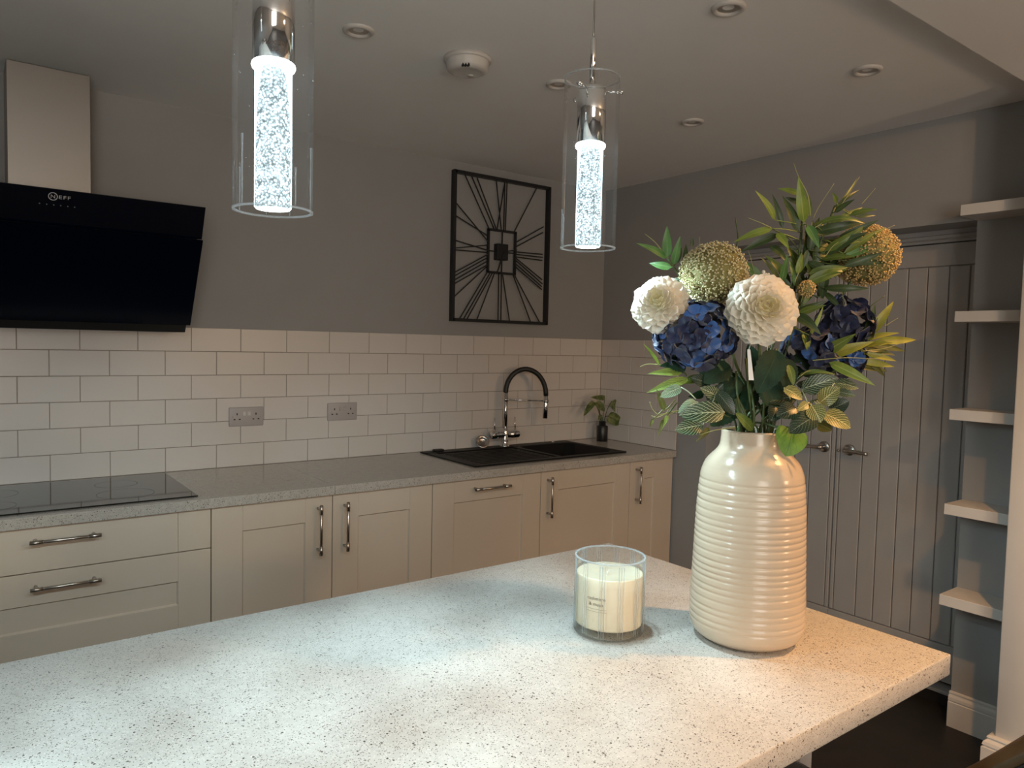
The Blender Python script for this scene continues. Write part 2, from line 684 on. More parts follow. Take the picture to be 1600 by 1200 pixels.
M_blue = noisy('lit_blue_petal', (0.015, 0.055, 0.20), (0.045, 0.14, 0.40), 40, 0.40, Sheen_Weight=0.25)  # lamp sheen on navy petals put into this bluer copy, with some variation
M_bead = noisy('dry_seed', (0.36, 0.31, 0.14), (0.70, 0.63, 0.40), 210, 0.6)
M_bead2 = noisy('dry_seed_gold', (0.36, 0.24, 0.07), (0.72, 0.52, 0.24), 210, 0.6)
M_seedcore = mat('seed_core', (0.20, 0.18, 0.06), 0.8)
M_gyp = mat('white_bud', (0.8, 0.8, 0.74), 0.6)
M_paper = mat('white_label', (0.7, 0.68, 0.66), 0.5)
M_leather = noisy('olive_leather', (0.060, 0.042, 0.020), (0.085, 0.060, 0.030), 25, 0.5, 0.3, 220)
M_leather2 = noisy('tan_leather', (0.30, 0.13, 0.05), (0.38, 0.17, 0.07), 25, 0.5, 0.3, 220)
M_pot = mat('black_pot', (0.008, 0.008, 0.008), 0.35)
M_monst = leafmat('variegated_leaf', (0.060, 0.105, 0.022), (0.24, 0.26, 0.10), (0.04, 0.07, 0.02), 0.02, 0.0)

# ------------------------------------------------------------------ room shell
XL, YF = -4.6, -6.6
BY = 0.008   # plaster behind the tiles (tile faces stand at y = 0 and x = 0)
CZ, CZ2 = 2.402, 2.366
OY0, OY1, OZ = -2.04, -0.80, 1.985   # cupboard opening in the right wall
NX, NY0, NY1 = -0.237, -2.405, -2.283


def struct(name, mb, m, label, cat):
    o = mb.build(name, m)
    return tag(o, label, cat, kind='structure')


struct('floor', MB().box(XL, 0.9, YF, 0.1, -0.05, 0.0), M_floor, 'dark, almost black kitchen floor', 'floor')
struct('ceiling', MB().box(XL, 0.4, NY1, 0.1, CZ, CZ + 0.08), M_ceil, 'off-white kitchen ceiling with recessed downlights', 'ceiling')
struct('trim_1', MB().box(XL, 0.4, YF, NY1, CZ2, CZ2 + 0.116), M_ceil, 'lower ceiling band at the upper right, edged by a straight downstand', 'ceiling')
wall_back = struct('wall_back', MB().box(XL, 0.3, BY, 0.15, 0, CZ), M_wall, 'grey painted back wall above white tiles', 'wall')
wr = MB()
wr.box(BY, 0.30, OY1, BY, 0, CZ)
wr.box(BY, 0.30, OY0, OY1, OZ, CZ)
wr.box(BY, 0.30, -2.283, OY0, 0, CZ)
wall_right = struct('wall_right', wr, M_wall, 'grey painted right wall around the double cupboard doors', 'wall')
struct('wall_nib', MB().bbox(NX, 0.45, NY0, NY1, 0, CZ2, 0.004, 2), M_white, 'pale wall end at the right edge, beside the shelves', 'wall')
struct('wall_left', MB().box(XL - 0.1, XL, YF, 0.1, 0, CZ2), M_wall, 'grey wall on the left, outside the picture', 'wall')
struct('wall_front', MB().box(XL, 0.9, YF - 0.1, YF, 0, CZ2), M_wall, 'wall behind the photographer', 'wall')
struct('wall_far_right', MB().box(0.9, 1.0, YF, NY0, 0, CZ2), M_wall, 'wall of the adjoining room on the right', 'wall')
struct('wall_cupboard', MB().box(0.60, 0.65, -2.3, -0.5, 0, 2.4), M_wall, 'back of the wall cupboard behind the doors', 'wall')

# skirting on the pier and round the nib
def skirt_profile(t=0.018, h=0.14):
    return [(0, 0), (t, 0), (t, h * 0.70), (t * 0.80, h * 0.72), (t * 0.80, h * 0.745), (t * 0.95, h * 0.76),
            (t * 0.85, h * 0.84), (t * 0.55, h * 0.90), (t * 0.50, h * 0.93), (t * 0.62, h * 0.95), (t * 0.55, h * 0.985), (t * 0.3, h), (0, h)]


mb = MB()
mb.prism([(BY - u, v) for u, v in skirt_profile()], 0, 1, 1)   # placeholder lengths fixed below
mb.v = [Vector((p.x, OY0 + 0.003 if p.y > 0.5 else NY1, p.z)) for p in mb.v]
struct('baseboard_right', mb, M_white, 'white moulded skirting below the shelves, beside the cupboard doors', 'skirting')
mb = MB()
pr = skirt_profile(0.030)
n = len(pr)
lo, hi = [], []
vs = []
for (u, v) in pr:
    vs.append((NX - u, NY0, v))
for (u, v) in pr:
    vs.append((NX - u, NY1 + u, v))
for (u, v) in pr:
    vs.append((-0.012, NY1 + u, v))
fs = []
for k in range(2):
    for i in range(n):
        j = (i + 1) % n
        fs.append([k * n + i, k * n + j, (k + 1) * n + j, (k + 1) * n + i])
fs += [list(range(n)), [2 * n + i for i in range(n)]]
mb.add(vs, fs)
struct('baseboard_nib', mb, M_white, 'white skirting corner round the wall end at the right edge', 'skirting')

# tiles -------------------------------------------------------------
TW, TH = 0.202, 0.0999
G = 0.0021
TZ0 = 0.910
X0 = -14.121458 * 0.202
grout = MB().box(-3.95, BY, 0.0016, BY + 0.001, TZ0 - 0.02, TZ0 + 6 * TH - 0.001).build('grout', M_grout, wall_back)
grout2 = MB().box(0.0016, BY + 0.001, -0.605, 0.0016, TZ0 - 0.02, TZ0 + 6 * TH - 0.001).build('grout', M_grout, wall_right)


def tile_mesh(w, h, t=0.0075, b=0.0014):
    """chamfered slab lying in x/z, face towards -y"""
    mb = MB()
    a, c = w / 2, h / 2
    vs = [(-a, t, -c), (a, t, -c), (a, t, c), (-a, t, c), (-a, b, -c), (a, b, -c), (a, b, c), (-a, b, c),
          (-a + b, 0, -c + b), (a - b, 0, -c + b), (a - b, 0, c - b), (-a + b, 0, c - b)]
    fs = []
    for k in (0, 4):
        for i in range(4):
            j = (i + 1) % 4
            fs.append([k + i, k + j, k + j + 4, k + i + 4])
    fs.append([8, 9, 10, 11])
    mb.add(vs, fs)
    return mb.mesh('tile', M_tile)


TILES = {}


def put_tile(wall, u0, u1, z0, side):
    w_ = round(u1 - u0 - G, 4)
    if w_ < 0.012:
        return
    if w_ not in TILES:
        TILES[w_] = tile_mesh(w_, TH - G)
    jit = Matrix.Rotation(random.uniform(-0.0016, 0.0016), 4, 'X') @ Matrix.Rotation(random.uniform(-0.0016, 0.0016), 4, 'Z')
    if side == 'back':
        M = Matrix.Translation(((u0 + u1) / 2, 0, z0 + TH / 2)) @ jit
    else:
        M = Matrix.Translation((0, (u0 + u1) / 2, z0 + TH / 2)) @ Matrix.Rotation(-PI / 2, 4, 'Z') @ jit
    place('tile', TILES[w_], wall, M)


for row in range(6):            # row 0 is the top one
    z0 = TZ0 + (5 - row) * TH
    off = 0.0 if row % 2 else -0.5
    k = -6
    while True:
        a = X0 + (k + off) * TW
        b = a + TW
        k += 1
        if b < -3.93:
            continue
        if a > -0.004:
            break
        put_tile(wall_back, max(a, -3.93), min(b, 0.0006), z0, 'back')
    # right wall: continues the bond round the corner
    y1 = 0.0
    first = [0.148, 0.050][row % 2]
    cuts = [y1, y1 - first]
    while cuts[-1] > -0.603:
        cuts.append(max(-0.605, cuts[-1] - TW))
    for a, b in zip(cuts[1:], cuts[:-1]):
        put_tile(wall_right, a, b, z0, 'right')

# cupboard doors ----------------------------------------------------
DX = 0.18
ARCH = thing('door_frame', (DX, -1.42, 0), 'grey painted frame with moulded head in the cupboard opening', 'door frame')
ARCH['kind'] = 'structure'
fr = MB()
fr.prism([(DX - 0.012, 1.975), (DX - 0.012, 1.966), (DX - 0.020, 1.962), (DX - 0.020, 1.950), (DX - 0.008, 1.944), (DX - 0.008, 1.934), (DX + 0.06, 1.934), (DX + 0.06, OZ), (DX - 0.012, OZ)], 0, 1, 1)
fr.v = [Vector((p.x, OY1 if p.y > 0.5 else OY0, p.z)) for p in fr.v]
fr.build('head', M_doorp, ARCH)
MB().box(DX - 0.006, DX + 0.06, OY0, OY0 + 0.018, 0.06, 1.934).build('jamb', M_doorp, ARCH)
MB().box(DX - 0.006, DX + 0.06, OY1 - 0.018, OY1, 0.06, 1.934).build('jamb', M_doorp, ARCH)
MB().box(0.155, DX + 0.06, OY0, OY1, 0.0, 0.048).build('kickboard', M_floor, ARCH)
MB().bbox(0.150, DX + 0.06, OY0, OY1, 0.048, 0.062, 0.002).build('threshold', M_doorp, ARCH)

YM = -1.4155
for side in (0, 1):
    if side:
        ya, yb = OY0 + 0.020, YM - 0.0015
        d = thing('door_1', (DX, YM - 0.3, 0.085), 'right leaf of the grey boarded cupboard doors, beside the shelves', 'door')
    else:
        ya, yb = YM + 0.0015, OY1 - 0.020
        d = thing('door_2', (DX, YM + 0.3, 0.085), 'left leaf of the grey boarded cupboard doors, behind the vase', 'door')
    d['kind'] = 'structure'
    MB().box(DX + 0.012, DX + 0.035, ya, yb, 0.088, 1.930).build('door_panel', M_doorp, d)
    MB().bbox(DX, DX + 0.012, ya, yb, 1.838, 1.930, 0.002).build('top_rail', M_doorp, d)
    MB().bbox(DX, DX + 0.012, ya, yb, 0.088, 0.245, 0.002).build('bottom_rail', M_doorp, d)
    if side:
        ys = [yb, -1.438, -1.545, -1.626, -1.710, -1.791, -1.876, -1.957, ya]
    else:
        ys = [yb] + [YM * 2 - q for q in (-1.957, -1.876, -1.791, -1.710, -1.626, -1.545)] + [-1.393, ya]
    for a, b in zip(ys[1:], ys[:-1]):
        MB().bbox(DX + 0.001, DX + 0.0125, a + 0.0018, b - 0.0018, 0.248, 1.835, 0.0028).build('board', M_doorp, d)
    # lever handle
    hy = -1.487 if side else -1.362
    s = -1 if side else 1
    h = MB()
    h.lathe([(0, 0.0), (0.026, 0.0), (0.026, -0.007), (0.0245, -0.009), (0, -0.009)], (DX, hy, 1.015), 32, (1, 0, 0))
    hd = h.build('handle_rose', M_satin, d)
    lv = MB()
    lv.tube([(DX - 0.006, hy, 1.015), (DX - 0.045, hy, 1.015)], 0.009, 12)
    lv.tube(bez([(DX - 0.044, hy - s * 0.004, 1.015), (DX - 0.047, hy + s * 0.03, 1.015), (DX - 0.045, hy + s * 0.105, 1.012)], 6), [0.010] * 5 + [0.0085] * 8, 12)
    lv.build('lever', M_satin, hd)
    if side:
        MB().lathe([(0, 0), (0.006, 0), (0.006, -0.004), (0, -0.004)], (DX, -1.432, 1.006), 12, (1, 0, 0)).build('latch_stud', M_satin, d)

# floating shelves --------------------------------------------------
shelf_labels = ['topmost white floating shelf, above the level of the door head', 'second white floating shelf from the top, right of the doors',
                'middle white floating shelf of the five on the right', 'fourth white floating shelf from the top, above the lowest one',
                'lowest white floating shelf, above the skirting on the right']
for z, lab in zip((2.022, 1.630, 1.264, 0.905, 0.557), shelf_labels):
    o = MB().bbox(-0.145, BY, NY1 + 0.001, -2.04, z - 0.040, z, 0.0012).build('floating_shelf', M_white)
    tag(o, lab, 'shelf', 'floating shelves beside the doors')

# ------------------------------------------------------------------ base cabinets
FY = -0.594     # door faces
CT = 0.871


def shaker(parent, x0, x1, z0, z1, handle=None, stile=0.107, rail=0.095, name='door', slab=False):
    fr = MB()
    t = 0.020
    y0, y1 = FY, FY + t
    g = 0.0012
    if slab:
        fr.bbox(x0, x0 + stile - 0.0006, y0, y1, z0, z1, g)
        fr.bbox(x1 - stile + 0.0006, x1, y0, y1, z0, z1, g)
        fr.bbox(x0 + stile, x1 - stile, y0, y1, z0, z1, g)
    else:
        fr.bbox(x0, x0 + stile, y0, y1, z0, z1, g)
        fr.bbox(x1 - stile, x1, y0, y1, z0, z1, g)
        fr.bbox(x0 + stile - 0.0004, x1 - stile + 0.0004, y0 + 0.0002, y1, z1 - rail, z1, g)
        fr.bbox(x0 + stile - 0.0004, x1 - stile + 0.0004, y0 + 0.0002, y1, z0, z0 + rail, g)
    d = fr.build(name, M_cab, parent)
    if not slab:
        p = MB()
        xa, xb, za, zb = x0 + stile, x1 - stile, z0 + rail, z1 - rail
        b = 0.004
        yy = y0 + 0.009
        vs = [(xa, y0 + 0.004, za), (xb, y0 + 0.004, za), (xb, y0 + 0.004, zb), (xa, y0 + 0.004, zb),
              (xa + b, yy, za + b), (xb - b, yy, za + b), (xb - b, yy, zb - b), (xa + b, yy, zb - b)]
        p.add(vs, [(0, 1, 5, 4), (1, 2, 6, 5), (2, 3, 7, 6), (3, 0, 4, 7), (4, 5, 6, 7)])
        p.build('panel', M_cab, d)
    if handle:
        hx, hz, vert = handle
        h = MB()
        L_ = 0.096
        off = Vector((0, -0.036, 0))
        ax = Vector((0, 0, 1)) if vert else Vector((1, 0, 0))
        c = Vector((hx, y0, hz))
        h.tube([c + off - ax * L_, c + off + ax * L_], 0.0052, 12)
        for s in (-1, 1):
            h.tube([c + off + ax * s * (L_ - 0.034), c + off + ax * s * L_], 0.0066, 12)
            h.tube([c + ax * s * (L_ - 0.017), c + off + ax * s * (L_ - 0.017)], 0.0052, 10)
        h.build('handle', M_satin, d)
    return d


def carcass(t, x0, x1, top=0.872):
    MB().box(x0 + 0.001, x1 - 0.001, FY + 0.022, 0.0, 0.15, top).build('carcass', M_cabin, t)
    MB().box(x0 + 0.001, x1 - 0.001, FY + 0.055, FY + 0.07, 0.0, 0.15).build('plinth', M_plinth, t)


def cabinet(x0, x1, label, name='base_cabinet', cat='cabinet', top=0.872):
    t = thing(name, ((x0 + x1) / 2, -0.3, 0), label, cat, 'kitchen base units')
    carcass(t, x0, x1, top)
    return t


g = 0.0016
t = cabinet(-3.92, -3.322, 'cream base cabinet left of the drawers, at the end of the run')
shaker(t, -3.92 + g, -3.322 - g, 0.155, CT, (-3.86, 0.747, True))
t = cabinet(-3.322, -2.4225, 'wide cream drawer unit under the black hob')
shaker(t, -3.322 + g, -2.4225 - g, 0.7325, CT, (-2.863, 0.8325, False), slab=True, name='drawer')
shaker(t, -3.322 + g, -2.4225 - g, 0.4475, 0.7295, (-2.863, 0.687, False), name='drawer', rail=0.1)
shaker(t, -3.322 + g, -2.4225 - g, 0.155, 0.4445, (-2.863, 0.400, False), name='drawer', rail=0.1)
t = cabinet(-2.4225, -1.525, 'cream double-door base cabinet right of the drawers, handles meeting in the middle')
shaker(t, -2.4225 + g, -1.9725 - g, 0.155, CT, (-2.032, 0.747, True))
shaker(t, -1.9725 + g, -1.525 - g, 0.155, CT, (-1.923, 0.747, True))
t = cabinet(-1.525, -0.934, 'cream fronted built-in appliance with a horizontal bar handle, left of the sink cabinet', 'integrated_appliance', 'appliance')
shaker(t, -1.525 + g, -0.934 - g, 0.155, CT, (-1.231, 0.831, False))
t = cabinet(-0.934, -0.337, 'cream single-door base cabinet under the sink bowl', top=0.715)
shaker(t, -0.934 + g, -0.337 - g, 0.155, CT, (-0.892, 0.75, True))
t = cabinet(-0.337, -0.004, 'narrow cream base cabinet in the right corner')
shaker(t, -0.337 + g, -0.045 - g, 0.155, CT, (-0.292, 0.75, True))
MB().bbox(-0.044, -0.004, FY + 0.004, FY + 0.03, 0.15, CT, 0.001).build('corner_post', M_cab, t)

wt = thing('worktop', (-1.9, -0.3, 0.875), 'long grey speckled quartz worktop along the back wall', 'worktop')
MB().bbox(-3.93, -1.9712, -0.612, -0.0015, 0.8745, 0.9097, 0.0015).build('slab', M_wtop, wt)
BX0, BX1, BY0, BY1 = -0.715, -0.335, -0.478, -0.112      # cut-out for the sink bowl
sl = MB()
sl.bbox(-1.9704, BX0, -0.612, -0.0015, 0.8745, 0.9097, 0.0012)
sl.bbox(BX1, -0.0015, -0.612, -0.0015, 0.8745, 0.9097, 0.0012)
sl.box(BX0 - 0.002, BX1 + 0.002, -0.612, BY0, 0.8745, 0.9097)
sl.box(BX0 - 0.002, BX1 + 0.002, BY1, -0.0015, 0.8745, 0.9097)
sl.build('slab', M_wtop, wt)

# hob
hob = thing('hob', (-2.856, -0.3, 0.9097), 'black glass hob set on the grey worktop', 'hob')
MB().bbox(-3.256, -2.456, -0.556, -0.046, 0.9097, 0.9145, 0.0015).build('glass_top', M_hob, hob)
zone = MB()
for cx, cy, r in ((-3.05, -0.20, 0.085), (-3.05, -0.41, 0.07), (-2.66, -0.20, 0.07), (-2.66, -0.40, 0.09)):
    zone.lathe([(r, 0.0), (r + 0.0012, 0.0)], (cx, cy, 0.9148), 48)
zone.build('zone_marking', mat('zone_print', (0.012, 0.012, 0.012), 0.3), hob)

# sink --------------------------------------------------------------
sk = thing('sink', (-0.78, -0.28, 0.9097), 'black composite inset sink with drainer on the left and bowl on the right', 'sink')
sx0, sx1, sy0, sy1 = -1.268, -0.300, -0.530, -0.030
zt = 0.9165
bx0, bx1, by0, by1 = BX0, BX1, BY0, BY1
rim = MB()
# rim: outer border around the drainer recess and around the bowl
rim.bbox(sx0, sx1, sy0, sy0 + 0.045, 0.9097, zt, 0.003)
rim.bbox(sx0, sx1, sy1 - 0.075, sy1, 0.9097, zt, 0.003)
rim.bbox(sx0, sx0 + 0.05, sy0 + 0.03, sy1 - 0.05, 0.9097, zt, 0.003)
rim.bbox(bx1, sx1, sy0 + 0.03, sy1 - 0.05, 0.9097, zt, 0.003)
rim.bbox(bx0 - 0.03, bx0, sy0 + 0.03, sy1 - 0.05, 0.9097, zt, 0.003)
rim.build('rim', M_sink, sk)
dr = MB()
dr.box(sx0 + 0.04, bx0 - 0.02, sy0 + 0.04, sy1 - 0.06, 0.9098, 0.9112)
for i in range(9):
    yy = sy0 + 0.075 + i * 0.038
    dr.bbox(sx0 + 0.08, bx0 - 0.06, yy - 0.006, yy + 0.006, 0.9100, 0.9135, 0.0012)
dr.build('drainer', M_sink, sk)
bw = MB()
ins = 0.006
ring0 = []
def rrect(x0, x1, y0, y1, r, z, n=6):
    out = []
    for (cx, cy, a0) in ((x1 - r, y1 - r, 0), (x0 + r, y1 - r, 90), (x0 + r, y0 + r, 180), (x1 - r, y0 + r, 270)):
        for k in range(n + 1):
            a = math.radians(a0 + 90 * k / n)
            out.append((cx + r * math.cos(a), cy + r * math.sin(a), z))
    return out


rings_ = [rrect(bx0 - 0.012, bx1 + 0.012, by0 - 0.012, by1 + 0.012, 0.05, zt + 0.0004), rrect(bx0 + 0.004, bx1 - 0.004, by0 + 0.004, by1 - 0.004, 0.05, zt - 0.003),
          rrect(bx0 + 0.010, bx1 - 0.010, by0 + 0.010, by1 - 0.010, 0.05, 0.75), rrect(bx0 + 0.03, bx1 - 0.03, by0 + 0.03, by1 - 0.03, 0.04, 0.726), rrect(-0.56, -0.48, -0.33, -0.26, 0.03, 0.722)]
m_ = len(rings_[0])
for rg in rings_:
    bw.v += [Vector(p) for p in rg]
    bw.uv += [(0.5, 0.5)] * m_
for k in range(len(rings_) - 1):
    for q in range(m_):
        q2 = (q + 1) % m_
        bw.f.append([k * m_ + q, k * m_ + q2, (k + 1) * m_ + q2, (k + 1) * m_ + q])
        bw.sm.append(True)
        bw.mi.append(0)
bw.f.append([(len(rings_) - 1) * m_ + q for q in range(m_)])
bw.sm.append(False)
bw.mi.append(0)
bw.build('bowl', M_sink, sk)
MB().lathe([(0.0, 0.0), (0.010, 0.0), (0.010, 0.004), (0, 0.004)], (-0.42, -0.065, zt), 16).build('overflow_knob', M_chrome, sk)
o = MB().bbox(-1.205, -1.150, -0.075, -0.045, zt, zt + 0.011, 0.004, 2).build('sink_plug', M_black)
tag(o, 'small black sink plug lying at the left rear corner of the sink', 'plug')

# strainer leaning on the tiles behind the drainer
st = thing('sink_strainer', (-0.912, -0.052, 0.917), 'round metal sink strainer leaning on the tiles left of the tap', 'strainer')
ax = Vector((-0.35, -0.80, 0.55)).normalized()
sc_ = Vector((-0.905, -0.060, 0.948))
MB().lathe([(0.0, -0.012), (0.018, -0.012), (0.026, -0.006), (0.030, 0.0), (0.036, 0.001), (0.036, 0.003), (0.029, 0.003), (0.024, -0.003), (0.017, -0.009), (0.0, -0.009)], sc_, 36, ax).build('basket', M_satin, st)
hl = MB()
X = ax.orthogonal().normalized()
Y = ax.cross(X)
for i in range(5):
    for j in range(5):
        u, v = (i - 2) * 0.007, (j - 2) * 0.007
        if u * u + v * v < 0.00022:
            hl.lathe([(0, 0.0), (0.0018, 0.0)], sc_ + X * u + Y * v + ax * -0.0085, 8, ax)
hl.build('drain_hole', M_hole, st)['kind'] = 'stuff'

# tap ---------------------------------------------------------------
TX, TY = -0.775, -0.082
tap = thing('kitchen_tap', (TX, TY, zt), 'chrome kitchen tap with black arched hose behind the sink', 'tap')
MB().lathe([(0, 0), (0.026, 0), (0.026, 0.006), (0.020, 0.010), (0.0185, 0.03), (0.0185, 0.085), (0.014, 0.10), (0.0, 0.10)], (TX, TY, zt), 28).build('base', M_chrome, tap)
bd = MB()
cz = zt + 0.066
bd.lathe([(0, -0.088), (0.0185, -0.088), (0.0205, -0.084), (0.0205, -0.040), (0.018, -0.036), (0.018, 0.036), (0.0205, 0.040), (0.0205, 0.084), (0.0185, 0.088), (0, 0.088)], (TX, TY, cz), 28, (1, -0.05, 0))
bd.build('valve_body', M_chrome, tap)
for s in (-1, 1):
    MB().tube([(TX + s * 0.068, TY, cz + 0.015), (TX + s * 0.068, TY + 0.004, cz + 0.092)], [0.0042, 0.0034], 10).build('lever', M_chrome, tap)
top = on(797, 612, 1, TY)
TXr = top.x
MB().tube([(TX, TY, zt + 0.09), (TX, TY, top.z)], 0.0125, 20).build('riser', M_chrome, tap)
arc = []
ye = TY - 0.075
p0 = Vector((TX, TY, top.z))
pend = on(853, 618, 1, ye)
mid = on(826, 574, 1, TY - 0.037)
rise = mid.z - top.z
for i in range(25):
    a = PI * i / 24
    q = p0.lerp(Vector((pend.x, ye, 0)), (1 - math.cos(a)) / 2)
    zbase = top.z + (pend.z - top.z) * (i / 24)
    arc.append((q.x, q.y, zbase + math.sin(a) * rise))
MB().tube([Vector(arc[0]) - Vector((0, 0, 0.002))] + arc, 0.0135, 16).build('hose', M_hose, tap)
ph = Vector((pend.x, ye, pend.z))
MB().tube([ph, ph - Vector((0, 0, 0.035)), ph - Vector((0.001, 0, 0.05)), ph - Vector((0.003, 0, 0.125))], [0.0125, 0.0125, 0.0155, 0.0135], 18).build('spray_head', M_chrome, tap)
zz = ph.z - 0.030
arm = MB()
arm.tube([(TX, TY, zz + 0.008), (ph.x, ye, zz)], 0.0042, 10)
arm.lathe([(0.0135, -0.008), (0.0175, -0.008), (0.0175, 0.008), (0.0135, 0.008)], (ph.x, ye, zz), 20, closed=True)
arm.lathe([(0.0125, -0.008), (0.0165, -0.008), (0.0165, 0.008), (0.0125, 0.008)], (TX, TY, zz + 0.008), 20, closed=True)
arm.build('docking_arm', M_chrome, tap)

# sockets -----------------------------------------------------------
def socket(cx, cz, label, lit):
    t = thing('wall_socket', (cx, 0, cz), label, 'socket', 'double wall sockets')
    MB().bbox(cx - 0.0735, cx + 0.0735, -0.0095, 0.0, cz - 0.0415, cz + 0.0415, 0.003, 2).build('plate', M_plast, t)
    for s in (-1, 1):
        c = cx + s * 0.0405
        for (dx, dz, w_, h_) in ((0, 0.012, 0.0045, 0.009), (-0.011, -0.011, 0.0075, 0.0045), (0.011, -0.011, 0.0075, 0.0045)):
            MB().box(c + dx - w_ / 2, c + dx + w_ / 2, -0.0099, -0.0093, cz + dz - h_ / 2, cz + dz + h_ / 2).build('pin_hole', M_hole, t)
        MB().bbox(cx + s * 0.0105 - 0.0065, cx + s * 0.0105 + 0.0065, -0.0125, -0.009, cz + 0.004, cz + 0.022, 0.001).build('switch', M_wplast if lit else M_plast, t)  # lit flag picks a paler switch, the light put into its colour
        MB().lathe([(0, -0.001), (0.0032, -0.001), (0.0036, 0.0005)], (cx + s * 0.060, -0.0093, cz), 12, (0, 1, 0)).build('screw', M_satin, t)


socket(-2.123, 1.1275, 'grey double socket on the tiles, nearer the hob, switches painted paler as lit', True)
socket(-1.6765, 1.1335, 'grey double socket on the tiles, nearer the sink', False)

# pot plant ---------------------------------------------------------
PX_, PY_ = -0.092, -0.122
pp = thing('potted_plant', (PX_, PY_, 0.9097), 'small variegated plant in a black pot in the worktop corner', 'plant')
MB().lathe([(0, 0), (0.031, 0), (0.033, 0.003), (0.033, 0.088), (0.030, 0.092), (0.020, 0.094), (0.019, 0.118), (0.016, 0.118), (0.016, 0.096), (0, 0.094)], (PX_, PY_, 0.9097), 32).build('pot', M_pot, pp)


def leaf_pts(name, m, parent, base_, tip, width, nrm, shape, bend=0.0, fold=0.25, curl=0.0, nseg=8, petiole=None, across=2, pr_=0.0012, serr=0.0):
    """one leaf: base -> tip, width in metres, nrm = facing direction"""
    base_, tip = Vector(base_), Vector(tip)
    T = tip - base_
    Ln = T.length
    T.normalize()
    Nn = Vector(nrm)
    Nn = (Nn - T * Nn.dot(T))
    if Nn.length < 1e-4:
        Nn = T.orthogonal()
    Nn.normalize()
    S = T.cross(Nn).normalized()
    mb = MB()
    vs, uv, fs = [], [], []
    cols = across * 2 + 1
    for i in range(nseg + 1):
        v = i / nseg
        wv = shape(v) * width / 2
        if serr and 0 < i < nseg:
            wv *= 1 + serr * (1 if i % 2 else -1)
        c = base_ + T * (v * Ln) + Nn * (bend * Ln * math.sin(PI * v)) - Nn * (curl * Ln * v * v) + S * 0
        for k in range(cols):
            u = (k / (cols - 1)) * 2 - 1
            vs.append(c + S * (u * wv) + Nn * (fold * wv * abs(u) ** 1.3))
            uv.append((0.5 + u / 2, v))
    for i in range(nseg):
        for k in range(cols - 1):
            a = i * cols + k
            fs.append([a, a + 1, a + cols + 1, a + cols])
    mb.add(vs, fs, True, uv)
    if petiole is not None:
        mb.tube(bez([petiole, Vector(petiole).lerp(base_, 0.55) + Nn * 0.004, base_], 3), pr_, 5)
    return mb.build(name, m, parent)


lance = lambda v: max(0.02, math.sin(PI * min(1, v) ** 0.62) ** 0.85)
ovate = lambda v: max(0.02, math.sin(PI * min(1, v) ** 0.75) ** 0.62)
heart = lambda v: max(0.03, (math.sin(PI * min(1, 0.12 + v * 0.88) ** 0.70)) ** 0.6)
petal = lambda v: max(0.15, math.sin(PI * min(0.93, 0.08 + v * 0.85) ** 1.25) ** 0.6)

VIEW = -Vector((FW.x, FW.y, 0)).normalized()
SIDE = Vector((RT.x, RT.y, 0)).normalized()


def plant_pt(px, py, dy=0.0):
    return on(px, py, 1, PY_ + dy)


ptop = Vector((PX_, PY_, 1.02))
for (b, tp, wd, dy) in (((945, 622), (926, 621), 6, -0.01), ((928, 628), (914, 647), 7, -0.02), ((931, 629), (943, 641), 9, -0.02),
                        ((956, 627), (972, 648), 11, 0.0), ((950, 650), (968, 660), 14, -0.03), ((939, 648), (935, 655), 4, -0.02)):
    bb, tt = plant_pt(*b, dy), plant_pt(*tp, dy - 0.01)
    tt = bb.lerp(tt, 1.15)
    leaf_pts('leaf', M_monst, pp, bb, tt, wd * 0.0052, VIEW + Vector((random.uniform(-.3, .3), 0, random.uniform(0, .5))), heart, 0.08, 0.25)
    MB().tube(bez([ptop - Vector((0, 0, 0.03)), ptop.lerp(bb, 0.5) + Vector((0, 0, 0.012)), bb], 5), 0.0022, 6).build('stem', M_stem, pp)

# ------------------------------------------------------------------ clock
CY = -0.012
ck = thing('wall_clock', (-0.765, BY, 1.97), 'black skeleton wall clock with line numerals on the grey back wall', 'clock')


def cpt(u, v, y=CY):
    return on(680 + u * 0.23337, 250 + v * 0.23337, 1, y)


def flat_bar(mb, a, b, w_, t0, t1):
    a, b = Vector(a), Vector(b)
    d = (b - a).normalized()
    s = Vector((-d.z, 0, d.x)) * (w_ / 2)
    vs = []
    for y in (t0, t1):
        for p in (a - s, b - s, b + s, a + s):
            vs.append((p.x, y, p.z))
    mb.add(vs, [(0, 1, 2, 3), (4, 7, 6, 5), (0, 4, 5, 1), (1, 5, 6, 2), (2, 6, 7, 3), (3, 7, 4, 0)])


cx0, cx1, cz0, cz1 = -1.078, -0.452, 1.590, 2.348
fr = MB()
for (a, b) in (((cx0, cz0), (cx1, cz0)), ((cx0, cz1), (cx1, cz1))):
    fr.box(a[0], b[0], -0.022, BY, a[1] - 0.008, a[1] + 0.008)
for x in (cx0, cx1):
    fr.box(x - 0.008, x + 0.008, -0.022, BY, cz0 - 0.008, cz1 + 0.008)
fr.build('frame', M_iron, ck)
ix0, ix1, iz0, iz1 = cpt(356, 600).x, cpt(536, 600).x, cpt(440, 757).z, cpt(446, 475).z
fr = MB()
for z in (iz0, iz1):
    fr.box(ix0 - 0.006, ix1 + 0.006, -0.016, -0.006, z - 0.006, z + 0.006)
for x in (ix0, ix1):
    fr.box(x - 0.006, x + 0.006, -0.016, -0.006, iz0, iz1)
fr.build('inner_frame', M_iron, ck)
hx, hz = (ix0 + ix1) / 2, (iz0 + iz1) / 2
MB().bbox(cpt(405, 615).x, cpt(478, 615).x, -0.030, BY - 0.001, cpt(441, 672).z, cpt(441, 563).z, 0.003).build('movement_box', M_iron, ck)
